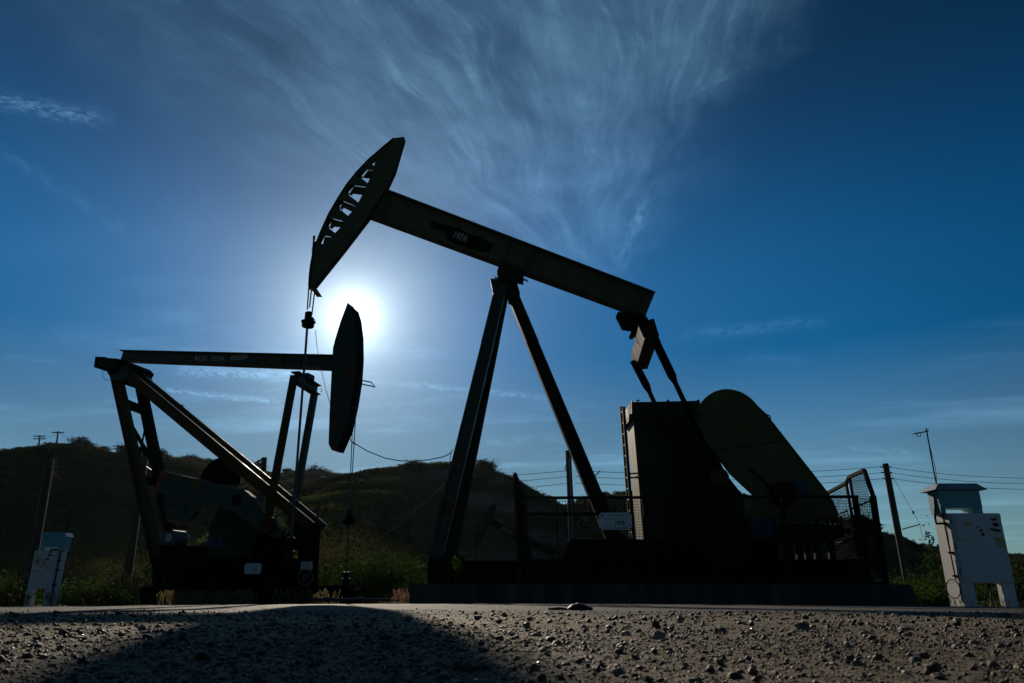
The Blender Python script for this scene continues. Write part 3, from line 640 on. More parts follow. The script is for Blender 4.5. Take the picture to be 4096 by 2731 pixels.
# flange with pale studs near the wellhead
t = thing('flange_spool', 'pale studded flange on a short black pipe beside the left wellhead', 'pipe flange', V((P(1225, 2290, 16.0).x, 16.0, -0.05)))
fc = P(1225, 2275, 16.0); m = MB(); m.lathe(V((fc.x, 16.0, fc.z)), [(0.12, -0.0), (0.12, 0.05), (0.105, 0.055), (0.105, 0.075), (0.12, 0.08), (0.12, 0.13)], UP, 20)
for k in range(10):
    a = 2 * math.pi * k / 10; m.lathe(V((fc.x + math.cos(a) * 0.1, 16.0 + math.sin(a) * 0.1, fc.z + 0.13)), [(0.012, 0), (0.012, 0.03)], UP, 6)
m.done('flange', M['galv'], t)
m = MB(); m.lathe(V((fc.x, 16.0, 0)), [(0.07, -0.05), (0.07, fc.z)], UP, 12); m.tube([V((fc.x - 0.5, 16.0, 0.45)), V((fc.x + 0.1, 15.9, 0.42))], 0.11, 14); m.done('pipe', M['black'], t)
m = MB(); m.torus(V((fc.x + 0.06, 15.75, 0.40)), (0.5, -1, 0.2), 0.15, 0.015); m.torus(V((fc.x + 0.06, 15.75, 0.40)), (0.5, -1, 0.2), 0.05, 0.02); m.done('hand_wheel', M['motor'], t)
# coiled signal cable and yellow guy rope
pts = [P(1262, 1322, 16.45), P(1268, 1380, 16.4), P(1285, 1470, 16.2), P(1305, 1560, 16.0), P(1330, 1640, 15.8), P(1378, 1725, 15.5), P(1412, 1768, 15.4), P(1425, 1775, 15.4)]
sm = []
for a, b in zip(pts[:-1], pts[1:]):
    for k in range(60): sm.append(a.lerp(b, k / 60))
co = [p + V((math.cos(i * 0.9), 0.0, math.sin(i * 0.9))) * 0.012 for i, p in enumerate(sm)]
m = MB(); m.tube(co, 0.0055, 5)
tail = [P(x, y, Y) for x, y, Y in [(1425, 1775, 15.4), (1470, 1802, 15.4), (1540, 1830, 15.45), (1600, 1841, 15.5), (1660, 1842, 15.5), (1720, 1836, 15.55), (1775, 1824, 15.6), (1803, 1810, 15.65), (1812, 1795, 15.7)]]
m.tube(tail, 0.011, 6); m.tube([P(1808, 1812, 15.65), P(1800, 1802, 15.65), P(1803, 1815, 15.65), P(1797, 1860, 15.65), P(1795, 1890, 15.65)], 0.007, 5)
tag(done_top(m, 'signal_cable', M['cable'], pts[0]), 'black coiled cable hanging slack from the rod carrier across to the large pumpjack post', 'cable')
m = MB(); a, b = P(1780, 1930, 15.7), P(1375, 2240, 19.0)
m.tube([a.lerp(b, k / 14) - V((0, 0, 0.14 * math.sin(math.pi * k / 14))) for k in range(15)], 0.009, 5)
tag(done_top(m, 'guy_rope', M['rope'], b), 'thin yellow rope slanting down from the front leg of the large pumpjack', 'rope')
# ladder leaning at the reducer
t = thing('ladder', 'narrow steel ladder standing against the pale side of the gear reducer', 'ladder', P(2530, 2150, 15.9))
m = MB()
for Y, x0 in ((15.7, 2494), (16.25, 2484)):
    m = MB(); m.bar(P(x0, 1625, Y), P(x0 + 40, 2150, Y), 0.075, 0.06, (1, 0, 0)); m.done('rail', M['dark'], t)
for k in range(12):
    m = MB(); f = (k + 0.5) / 12; x, y = 2494 + 40 * f, 1625 + 525 * f; m.tube([P(x, y, 15.72), P(x - 10, y, 16.23)], 0.02, 6); m.done('rung', M['dark'], t)
m = MB(); m.bar(P(2516, 1893, 15.9), P(2552, 1890, 15.9), 0.03, 0.03); m.bar(P(2516, 1908, 15.9), P(2552, 1908, 15.9), 0.03, 0.03); m.bar(P(2545, 1900, 15.75), P(2575, 1932, 15.75), 0.02, 0.02); m.done('stand_off', M['dark'], t)
# ------------------------------------------------------------------ left pumpjack (front-mounted type, head to the right)
lp = thing('pumpjack', 'smaller teal green pumpjack with a level beam and slanting sunlit brace on the left', 'pumpjack', PL(700, 2400, 0), 'pumpjacks of the oil field')
def lprism(m, pts, s0, s1): m.prism([PL(x, y, s0) for x, y in pts], LAT * (s1 - s0)); return m
m = MB(); pr = [(1390, 1212), (1406, 1232), (1418, 1272), (1426, 1341), (1427, 1421), (1421, 1513), (1404, 1616), (1382, 1714), (1344, 1800), (1327, 1797), (1314, 1771), (1318, 1651), (1327, 1467), (1332, 1387), (1361, 1290)]
lprism(m, pr, -0.16, 0.16)
lh = m.done('horse_head', M['teal'], lp)
m = MB(); fr = [PL(x, y, -0.19) for x, y in pr[1:9]]
for a, b in zip(fr, fr[1:]):
    d = (b - a).normalized(); nr = (BAX * d.z * -1 + UP * d.dot(BAX)); nr = nr * (0.02 if nr.dot(BAX) > 0 else -0.02)
    m.prism([a, b, b + nr, a + nr], LAT * 0.38)
m.done('wear_plate', M['dark'], lh)
m = MB(); lprism(m, [(1314, 1774), (1328, 1776), (1352, 1790), (1345, 1802), (1327, 1798)], -0.166, 0.166); m.done('toe_plate', M['red'], lh)
m = MB(); s = -0.12; m.tube([PL(1430, 1516, s), PL(1484, 1526, s), PL(1500, 1545, s), PL(1428, 1530, s)], 0.018, 6); m.done('bridle_guard', M['cable'], lh)
m = MB()
TLl, TRl, BRl, BLl = PL(478, 1396, -0.17), PL(1334, 1415, -0.17), PL(1330, 1470, -0.17), PL(463, 1437, -0.17)
m.isec(TLl, TRl, BRl, BLl, LAT * 0.34, 0.025, 0.02); lb = m.done('walking_beam', M['teal'], lp)
m = MB()
for f in (0.78, 0.86): 
    a, b = TLl.lerp(TRl, f), BLl.lerp(BRl, f); dd = UP * 0.026; m.prism([a - dd + LAT * 0.01, a - dd + LAT * 0.01 + BAX * 0.012, b + dd + LAT * 0.01 + BAX * 0.012, b + dd + LAT * 0.01], LAT * 0.14)
m.done('stiffener', M['teal'], lb)
def ltext(s, px, py, h, w, mt, off=0.145, nm='lettering'):
    c = PL(px, py, -0.17 + off); return text(s, c, (TRl - TLl), UP, h, mt, lb, nm, width=w, bold=0.02)
ltext('ROS  357A', 840, 1431, 0.16, 1.1, M['paintletter'])
m = MB(); c = PL(956, 1427, -0.03); m.prism([c - BAX * 0.28 - UP * 0.065, c + BAX * 0.28 - UP * 0.065, c + BAX * 0.28 + UP * 0.065, c - BAX * 0.28 + UP * 0.065], LAT * 0.004); m.done('name_panel', M['paintletter'], lb)
text('LUFKIN', c - LAT * 0.003, BAX, UP, 0.08, M['black'], lb, 'lettering', width=0.46, bold=0.02)
# tail bearing across the top of the post
m = MB(); lprism(m, [(381, 1424), (420, 1425), (424, 1429), (463, 1432), (470, 1455), (440, 1488), (375, 1466)], -0.75, -0.45)
lprism(m, [(424, 1428), (470, 1432), (500, 1440), (515, 1458), (500, 1486), (450, 1520), (430, 1490)], -0.5, 0.55)
m.done('tail_bearing', M['dark'], lp)
m = MB(); s = -0.55; m.tube([PL(413, 1482, s), PL(410, 1500, s), PL(420, 1516, s), PL(438, 1519, s)], 0.008, 5); m.done('grease_line', M['cable'], lp)
# gusset plate at the top, rear legs and cross members
m = MB(); lprism(m, [(432, 1470), (500, 1452), (520, 1480), (492, 1518), (448, 1522)], -0.56, -0.53); lprism(m, [(520, 1478), (580, 1490), (610, 1520), (560, 1540), (520, 1530)], 0.36, 0.39); m.done('gusset_plate', M['teal'], lp)
m = MB(); m.isec(PL(438, 1500, -0.52), PL(640, 2420, -0.52), PL(676, 2420, -0.52), PL(478, 1510, -0.52), LAT * 0.18, 0.02, 0.014); m.done('post_leg', M['rustpaint'], lp)
m = MB(); m.isec(PL(530, 1500, 0.36), PL(712, 2400, 0.36), PL(748, 2400, 0.36), PL(566, 1510, 0.36), LAT * 0.18, 0.02, 0.014); m.done('post_leg', M['dark'], lp)
m = MB()
m.bar(PL(505, 1613, -0.4), PL(575, 1640, 0.45), 0.09, 0.26)
m.bar(PL(505, 1664, -0.4), PL(630, 1880, 0.45), 0.05, 0.11); m.bar(PL(588, 1666, 0.45), PL(548, 1880, -0.4), 0.05, 0.11)
m.bar(PL(560, 1905, -0.4), PL(640, 1935, 0.45), 0.09, 0.2); m.bar(PL(590, 2180, -0.4), PL(690, 2200, 0.45), 0.09, 0.2)
m.done('cross_brace', M['dark'], lp)
# long front brace pair
def brace(s, mt):
    m = MB(); f = lambda x: 1473 + 0.827 * (x - 512)
    o_ = LAT * (s + 0.52)
    m.isec(PL(505, 1467, -.52) + o_, PL(1255, 2088, -.52) + o_, PL(1222, 2122, -.52) + o_, PL(490, 1508, -.52) + o_, LAT * 0.055, 0.022, 0.014)
    b_ = m.done('brace', mt, lp)
    ta, tb = PL(505, 1467, -.52) + o_, PL(1255, 2088, -.52) + o_; dn = (tb - ta).normalized(); up_ = LAT.cross(dn); up_ = up_ if up_.z > 0 else -up_
    m = MB(); m.prism([ta + up_ * .002, tb + up_ * .002, tb + up_ * .005, ta + up_ * .005], LAT * 0.06); m.done('flange_glint_cap', M['shinypaint'], b_)  # extra glossy strip laid over the flange to carry the sun streak
    return b_
bn = brace(-0.52, M['rustpaint']); bf = brace(0.10, M['teal'])
m = MB()
for (x, y) in [(585, 1538), (830, 1735), (975, 1855)]:
    a = PL(x, y + 4, -0.41); b = a + LAT * 0.52 + (PL(x + 30, y + 29, -0.41) - a); m.bar(a, b, 0.10, 0.02)
m.done('tie_plate', M['tan'], lp)
for (x, y, s) in [(657, 1596, -0.47), (723, 1628, 0.15)]:
    m = MB(); a = PL(x, y, s); dv = (PL(x + 20, y + 16, s) - a).normalized(); nn = V((0, 0, 1)); nn = (nn - dv * nn.dot(dv)).normalized()
    m.tube([a + dv * (0.09 * math.cos(t)) * -1 + nn * (0.10 * math.sin(t) - 0.01) for t in np.linspace(0, math.pi, 9)], 0.014, 6); m.done('lifting_eye', M['dark'], lp)
# equaliser beam and pitmans
m = MB(); ca, cbb = PL(1178, 1502, -0.62), PL(1268, 1560, 0.62); hh = 0.13
for z, tf in ((hh, 0.025), (-hh, 0.025)): m.bar(ca + UP * z, cbb + UP * z, 0.26, tf)
m.bar(ca, cbb, 0.02, 2 * hh - 0.025); m.box((ca + cbb) / 2 + UP * 0.19, (0.3, 0.34, 0.14), (BAX, LAT, UP)); le = m.done('equaliser', M['teal'], lp)
m = MB(); m.tube([PL(1185, 1485, -0.6), PL(1192, 1492, -0.6), PL(1186, 1504, -0.6)], 0.01, 5); m.tube([PL(1284, 1550, 0.6), PL(1288, 1560, 0.6), PL(1283, 1566, 0.6)], 0.01, 5); m.done('grease_line', M['cable'], le)
m = MB(); m.bar(PL(1177, 1500, -0.55), PL(1071, 2070, -0.55), 0.17, 0.14, LAT); m.lathe(PL(1065, 2094, -0.64), [(0.2, 0), (0.2, 0.18), (0.12, 0.18), (0.12, 0)], LAT, 24); m.done('pitman', M['rustpaint'], lp)
m = MB(); m.bar(PL(1258, 1570, 0.55), PL(1172, 2060, 0.55), 0.17, 0.14, LAT); m.lathe(PL(1168, 2080, 0.46), [(0.19, 0), (0.19, 0.18)], LAT, 24); m.done('pitman', M['teal'], lp)
# cranks with counterweights
crank = [(644, 1881), (720, 1897), (790, 1913), (904, 1946), (978, 1958), (1010, 1985), (1045, 2035), (1075, 2066), (1128, 2120), (1124, 2148), (1100, 2150), (1045, 2122), (994, 2091), (938, 2045), (879, 2027), (797, 2004), (654, 1976), (614, 1967)]
m = MB(); lprism(m, crank, -0.45, -0.28); cr = m.done('crank_arm', M['teal'], lp)
m = MB(); lprism(m, [(644, 1880), (655, 1882), (626, 1970), (613, 1967)], -0.455, -0.275); m.done('painted_end', M['red'], cr)
m = MB(); lprism(m, [(655, 1978), (790, 2004), (780, 2045), (750, 2080), (710, 2094), (672, 2082), (655, 2040)], -0.5, -0.28); cw = m.done('counterweight', M['teal'], cr)
m = MB(); lprism(m, [(662, 2066), (700, 2078), (722, 2080), (716, 2092), (700, 2094), (672, 2084)], -0.505, -0.275); m.done('painted_rim', M['orange'], cw)
for (x, y) in ((690, 2015), (735, 2030)):
    m = MB(); m.lathe(PL(x, y, -0.53), [(0.05, 0), (0.05, 0.05)], LAT, 6); m.done('bolt', M['dark'], cr)
m = MB(); m.lathe(PL(945, 1998, -0.47), [(0.14, 0), (0.14, 0.04)], LAT, 20); m.done('crankshaft_end', M['black'], cr)
m = MB(); out = [PL(x, y, 0.2) for x, y in [(795, 1918), (804, 1902), (812, 1878), (838, 1850), (863, 1832), (900, 1828), (925, 1850), (935, 1890), (935, 1925), (925, 1935), (860, 1930)]]
hole = [PL(x, y, 0.2) for x, y in [(861, 1908), (878, 1910), (873, 1928), (869, 1928), (868, 1920), (863, 1919), (861, 1927), (855, 1926)]]
m.plate([out, hole], LAT * 0.3); m.done('counterweight', M['black'], lp)
m = MB(); lprism(m, [(640, 1905), (700, 1915), (960, 1965), (1000, 1990), (960, 2020), (640, 1980)], 0.22, 0.36); m.done('crank_arm', M['black'], lp)
# gear box, motor, base
m = MB(); lprism(m, [(840, 2100), (870, 2030), (1000, 2050), (1075, 2110), (1080, 2190), (1010, 2225), (825, 2225)], -0.28, 0.3); gb = m.done('gear_box', M['deepolive'], lp)
m = MB(); lprism(m, [(830, 2152), (890, 2152), (885, 2185), (828, 2188)], -0.286, -0.28); m.done('label_plate', M['plate'], gb)
t_ = PL(678, 2148, -0.6); m = MB(); m.lathe(t_, [(0.16, 0), (0.21, 0.03), (0.21, 0.5), (0.18, 0.55)], LAT, 24); m.box(t_ + LAT * 0.25 - BAX * 0.24, (0.12, 0.4, 0.36), (BAX, LAT, UP)); mo = m.done('electric_motor', M['motor'], lp)
m = MB(); m.lathe(t_ - LAT * 0.03, [(0.11, 0), (0.11, 0.03)], LAT, 20); m.done('fan_cover', M['galv'], mo)
m = MB()
lprism(m, [(640, 2172), (760, 2180), (780, 2225), (640, 2225)], -0.5, 0.5)
lprism(m, [(1180, 2080), (1252, 2086), (1262, 2110), (1240, 2420), (1190, 2420), (1196, 2160), (1060, 2240), (1020, 2238), (1160, 2150)], -0.45, -0.2)
lprism(m, [(1185, 2086), (1256, 2090), (1250, 2420), (1200, 2420)], 0.2, 0.45)
lprism(m, [(600, 2225), (1090, 2225), (1095, 2250), (600, 2250)], -0.75, 0.8)
for x in (610, 690, 760, 830, 930, 1010, 1070):
    lprism(m, [(x, 2250), (x + 30, 2250), (x + 28, 2350), (x - 2, 2350)], -0.6, 0.6)
lprism(m, [(560, 2345), (1290, 2340), (1290, 2420), (560, 2420)], -0.9, 1.0)
lprism(m, [(1040, 2100), (1110, 2155), (1190, 2110), (1190, 2160), (1090, 2225), (1000, 2225)], -0.3, 0.3)
m.done('base_frame', M['black'], lp)
m = MB()
lprism(m, [(655, 2255), (1080, 2255), (1080, 2262), (655, 2262)], -1.0, -0.96); 
for k in range(50):
    x = 655 + k * 8.6; a = PL(x, 2258, -0.98); b = PL(x - 2, 2345, -0.98); m.tube([a, b], 0.004, 4, caps=False)
for k in range(9):
    y = 2264 + k * 9.5; m.tube([PL(655, y, -0.98), PL(1085, y, -0.98)], 0.004, 4, caps=False)
m.done('guard_mesh', M['wire'], lp)
# hose at the front post, bridle and carrier
m = MB(); s = 0
m.tube([PL(1272, 2032, s), PL(1274, 2090, s), PL(1290, 2160, s), PL(1310, 2185, s), PL(1330, 2188, s), PL(1352, 2170, s), PL(1368, 2120, s), PL(1376, 2100, s)], 0.013, 6); m.lathe(PL(1273, 2034, s), [(0.035, 0), (0.05, 0.06)], UP, 8)
m.tube([PL(1275, 2034, s), PL(1262, 2090, s), PL(1255, 2100, s)], 0.02, 6); m.done('hose', M['cable'], lp)
m = MB(); m.tube([PL(1431, 1524, -0.05), PL(1399, 2060, -0.05)], 0.013, 6); m.tube([PL(1414, 1610, 0.12), PL(1395, 2060, 0.12)], 0.013, 6); m.done('wireline_bridle', M['cable'], lp)
cc = PL(1396, 2092, 0.03)
t = thing('rod_carrier', 'dark rod carrier hanging low on two cables beside the smaller pumpjack head', 'carrier', cc)
m = MB(); m.lathe(cc, [(0.04, -0.05), (0.04, -0.01), (0.16, 0), (0.16, 0.1), (0.1, 0.12), (0.09, 0.2), (0.05, 0.22), (0.05, 0.36)], UP, 14); m.done('carrier_body', M['black'], t)
m = MB(); m.tube([cc + V((-0.12, 0, 0.12)), cc + V((-0.2, 0, 0.05)), cc + V((-0.22, 0, -0.1))], 0.009, 5); m.done('lead', M['cable'], t)
wb2 = PL(1386, 2285, 0.03)
m = MB(); m.tube([cc, wb2], 0.02, 8); tag(done_top(m, 'polished_rod', M['rod'], wb2), 'short thin rod below the low rod carrier between the two pumpjacks', 'rod')
wellhead('dark wellhead among green bushes under the low hanging rod carrier', V((wb2.x, wb2.y, zg(wb2.x, wb2.y) - 0.05)), wb2.z - zg(wb2.x, wb2.y) + 0.06)
# ------------------------------------------------------------------ distant pumpjack
dp = thing('pumpjack', 'distant dark pumpjack numbered ROS 234 at the foot of the hill seen through the fence', 'pumpjack', V((P(2100, 2300, 55).x, 55, -0.2)), 'pumpjacks of the oil field')
D7 = lambda x, y, Y=55.0: P(1680 + x / 2.8, 1880 + y / 2.8, Y)
outer = [D7(*a) for a in [(850, 362), (800, 385), (760, 420), (690, 520), (640, 640), (622, 740), (615, 850), (640, 862), (720, 720), (770, 620), (830, 520), (855, 370)]]
hs_ = [[(752, 440), (766, 455), (752, 470), (738, 462)], [(722, 490), (758, 500), (740, 535), (712, 515)], [(690, 555), (735, 560), (715, 605), (672, 590)], [(664, 620), (705, 650), (680, 690), (650, 665)], [(648, 695), (668, 705), (655, 730), (640, 725)]]
m = MB(); m.plate([outer] + [[D7(*a) for a in h] for h in hs_], (0, 0.03, 0)); m.plate([[p + V((0, 0.4, 0)) for p in l] for l in [outer] + [[D7(*a) for a in h] for h in hs_]], (0, 0.03, 0))
for a, b in zip(outer[:7], outer[1:7]): m.prism([a, b, b + V((0.05, 0, 0)), a + V((0.05, 0, 0))], (0, 0.43, 0))
m.done('horse_head', M['dark'], dp)
m = MB(); a0, a1, b1, b0 = D7(815, 540, 54.95), D7(1530, 905, 54.95), D7(1495, 970, 54.95), D7(780, 615, 54.95); m.isec(a0, a1, b1, b0, (0, 0.5, 0), 0.04, 0.04); db = m.done('walking_beam', M['dark'], dp)
c = a0.lerp(a1, 0.25).lerp(b0.lerp(b1, 0.25), 0.5) + V((0, 0.2, 0)); text('ROS 234', c, a1 - a0, (a0 - b0), 0.24, M['chalk'], db, width=0.95, bold=0.03)
m = MB()
for x, Y in ((1230, 54.5), (1230, 55.9)): m.bar(D7(1180, 790, 55.2), V((D7(x - 120, 790).x, Y, 0)), 0.3, 0.3); m.bar(D7(1190, 790, 55.2), V((D7(x + 90, 790).x, Y, 0)), 0.3, 0.3)
m.done('strut', M['dark'], dp)
m = MB(); m.bar(D7(1490, 950, 54.6), D7(1420, 1150, 54.6), 0.15, 0.15); m.bar(D7(1490, 950, 55.8), D7(1420, 1150, 55.8), 0.15, 0.15); m.done('side_rod', M['dark'], dp)
m = MB(); m.box(V((D7(1400, 1150).x, 55.2, 1.2)), (2.6, 1.4, 2.4)); m.box(V((D7(1200, 1150).x, 55.2, 0.25)), (9, 1.6, 0.5)); m.done('skid_base', M['dark'], dp)
m = MB(); m.tube([D7(622, 850, 55.2), V((D7(620, 860).x, 55.2, 0.6))], 0.05, 6); m.done('wireline_bridle', M['cable'], dp)
# ------------------------------------------------------------------ pad, safety fence, signs
m = MB(); zt = P(2600, 2335, 14.0).z
xl, xr = P(1640, 2335, 14.0).x, P(3648, 2335, 14.0).x
pts = [(xl, -0.4), (xr + 0.1, -0.4), (xr, zt - 0.06), (xr - 0.05, zt), (xl, zt)]
m.prism([V((x, 14.0, z)) for x, z in pts], (0, 4.6, 0))
pad = done_top(m, 'concrete_pad', M['concrete'], V(((xl + xr) / 2, 16.3, -0.4))); tag(pad, 'long low stained concrete pad carrying the large pumpjack', 'concrete pad')
fn = thing('safety_fence', 'wire mesh safety fence around the crank end of the large pumpjack', 'fence', V((5, 14.2, zt)))
def post(a, b, w=0.055, par=None): 
    m = MB(); m.bar(a, b, w, w, (0, 1, 0.01)); return m.done('post', M['fence'], par or fn)
def rail(a, b, w=0.05):
    m = MB(); m.bar(a, b, w, w); return m.done('rail', M['fence'], fn)
def mesh(c00, c10, c11, c01, name='mesh_panel', sp=0.052, r=0.0034):   # wire grid between four corners
    m = MB(); c00, c10, c11, c01 = map(V, (c00, c10, c11, c01)); nu = max(2, int((c10 - c00).length / sp)); nv = max(2, int((c01 - c00).length / sp))
    for i in range(nu + 1):
        f = i / nu; a, b = c00.lerp(c10, f), c01.lerp(c11, f); w_ = V((0, 0.006 * math.sin(i * 1.7), 0)); m.tube([a, a.lerp(b, 0.5) + w_, b], r, 4, caps=False)
    for j in range(nv + 1):
        f = j / nv; m.tube([c00.lerp(c01, f), c10.lerp(c11, f)], r, 4, caps=False)
    return m.done(name, M['wire'], fn)
YF = 14.15
A = lambda x, y, Y=YF: P(x, y, Y)
rail(A(2100, 1989), A(3432, 1984)); rail(A(2100, 2052), A(2400, 2053)); rail(A(2105, 2325), A(3530, 2330))
for x0, x1 in ((2102, 2116), (2222, 2240), (2572, 2606), (2860, 2875), (3130, 3150), (3425, 3482)): post(A(x0, 1989), A(x1, 2330), 0.03 if x0 == 2222 else 0.05)
mesh(A(2112, 2325), A(2225, 2325), A(2225, 1992), A(2106, 1992)); mesh(A(2235, 2325), A(2590, 2325), A(2572, 1992), A(2228, 1992))
mesh(A(2595, 2325), A(3130, 2325), A(3118, 1990), A(2575, 1990)); mesh(A(3135, 2325), A(3500, 2325), A(3428, 1990), A(3120, 1990))
# left return panel, seen almost edge-on
lt = [A(2060, 1894, 14.1), A(2082, 1954, 15.4), A(2100, 1967, 16.6)]; lbm = [A(2082, 2330, 14.1), A(2100, 2320, 15.4), A(2112, 2310, 16.6)]
m = MB(); m.bar(lt[0], lt[1], 0.06, 0.06); m.bar(lt[1], lt[2], 0.06, 0.06); m.done('rail', M['fence'], fn)
rail(A(2066, 1990, 14.1), A(2104, 2020, 16.6)); rail(A(2076, 2200, 14.1), A(2108, 2210, 16.6))
for a, b in zip(lt, lbm): post(a, b, 0.07)
mesh(lbm[0], lbm[1], lt[1], lt[0]); mesh(lbm[1], lbm[2], lt[2], lt[1])
# right return panel
Yr0, Yr1, Yr2 = 13.9, 15.2, 16.6
rt = [A(3457, 1878, Yr0), A(3398, 1905, 15.0), A(3385, 1930, Yr1), A(3312, 1968, Yr2)]; rb = [A(3544, 2335, Yr0), A(3450, 2225, 15.0), A(3438, 2225, Yr1), A(3340, 2235, Yr2)]
m = MB()
for a, b in zip(rt, rt[1:]): m.bar(a, b, 0.06, 0.06)
m.done('rail', M['fence'], fn)
m = MB(); kx = A(3492, 1980, Yr0); m.bar(rt[0], kx, 0.06, 0.07, DEP); m.bar(kx, rb[0], 0.08, 0.09, DEP); m.done('post', M['fence'], fn)
m = MB(); m.bar(A(3484, 1984, Yr0 - 0.06), A(3542, 2335, Yr0 - 0.06), 0.05, 0.05, DEP); m.done('post', M['fence'], fn)
for a, b in zip(rt[1:], rb[1:]): post(a, b, 0.045)
lerp4 = lambda f: (rt[0].lerp(rb[0], f), rt[1].lerp(rb[1], f), rt[2].lerp(rb[2], f), rt[3].lerp(rb[3], f))
rail(A(3488, 1998, Yr0), A(3408, 2032, 15.0), 0.025); rail(A(3514, 2121, Yr0), A(3418, 2150, 15.0), 0.06)
rail(A(3390, 2040, Yr1), A(3352, 2056, Yr2), 0.025); rail(A(3418, 2150, 15.0), A(3340, 2172, Yr2), 0.04)
mesh(rb[0], rb[1], rt[1], rt[0], sp=0.05); mesh(rb[2], rb[3], rt[3], rt[2], sp=0.05)
mesh(A(3440, 2325), A(3528, 2325, 13.95), A(3492, 1996, 13.95), A(3432, 1990), sp=0.05)
def sign(pos, right, up, w, h, num, l1, l2, label, low):
    base = V(pos) - up * h / 2
    t = thing('well_sign', label, 'sign', base, 'well number signs'); c = V(pos); right = V(right).normalized(); fwd = right.cross(V(up)).normalized()
    if fwd.y > 0: fwd = -fwd
    m = MB(); r = 0.03; cs = [(-w / 2 + r, -h / 2), (w / 2 - r, -h / 2), (w / 2, -h / 2 + r), (w / 2, h / 2 - r), (w / 2 - r, h / 2), (-w / 2 + r, h / 2), (-w / 2, h / 2 - r), (-w / 2, -h / 2 + r)]
    m.prism([c + right * a + up * b for a, b in cs], -fwd * 0.004); pl = m.done('plate', M['signwhite'], t)
    at = lambda a, b: c + right * (a * w) + up * (b * h) + fwd * 0.0012
    ink = M['signink']
    text('Chevron U.S.A. Inc.', at(0.10, 0.345), right, up, 0.10 * h * 1.15, ink, pl, width=0.66 * w, bold=0.018)
    text(l1, at(0.01, 0.135), right, up, 0.10 * h, ink, pl, width=0.70 * w, bold=0.014)
    text(num, at(0.14, -0.115), right, up, 0.29 * h, ink, pl, width=0.33 * w, bold=0.03)
    text('SAFU WELL NO.', at(-0.15, -0.225), right, up, 0.05 * h, ink, pl, width=0.22 * w)
    text(l2, at(0.02, -0.405), right, up, 0.09 * h, ink, pl, width=0.72 * w, bold=0.02)
    for k in (0, 1):
        m = MB(); z = -0.045 * k * 1.9; m.prism([at(-0.43, 0.40 + z), at(-0.385, 0.375 + z), at(-0.34, 0.40 + z), at(-0.34, 0.345 + z), at(-0.385, 0.315 + z), at(-0.43, 0.345 + z)], fwd * 0.001); m.done('emblem_chevron', M['logo'], pl)
    m = MB(); m.prism([at(0.38, -0.2), at(0.47, -0.21), at(0.475, -0.27), at(0.38, -0.265)], fwd * 0.001); m.done('emblem', M['galv'], pl)
    for a, b in ((-0.475, 0.44), (0.47, 0.45), (-0.46, -0.45), (0.47, -0.44)):
        m = MB(); m.lathe(at(a, b) , [(0.014, 0), (0.014, 0.012)], fwd, 10); m.done('bolt', M['black'], pl)
    return t
c = P(2462, 2082, 14.08); sw = (P(2527, 2082, 14.08) - P(2396, 2082, 14.08)).length
sign(c, (1, 0, 0.006), V((0, 0, 1)), sw, sw * 0.508, '197A', 'Rosenberg (NCT-1) Lease', 'SEC.3 T23S R10E MDB&M', 'white well sign numbered 197A fixed to the mesh fence', 0)
c = PL(1011, 2272, -1.05); sw = (PL(1044, 2272, -1.05) - PL(977, 2272, -1.05)).length
sign(c, BAX, V((0, 0, 1)), sw, sw * 0.52, '357A', 'ROSENBERG (NCT-1) LEASE', 'SEC.3 T23S R10E MDB&M', 'small white well sign numbered 357A on the base of the smaller pumpjack', 0)
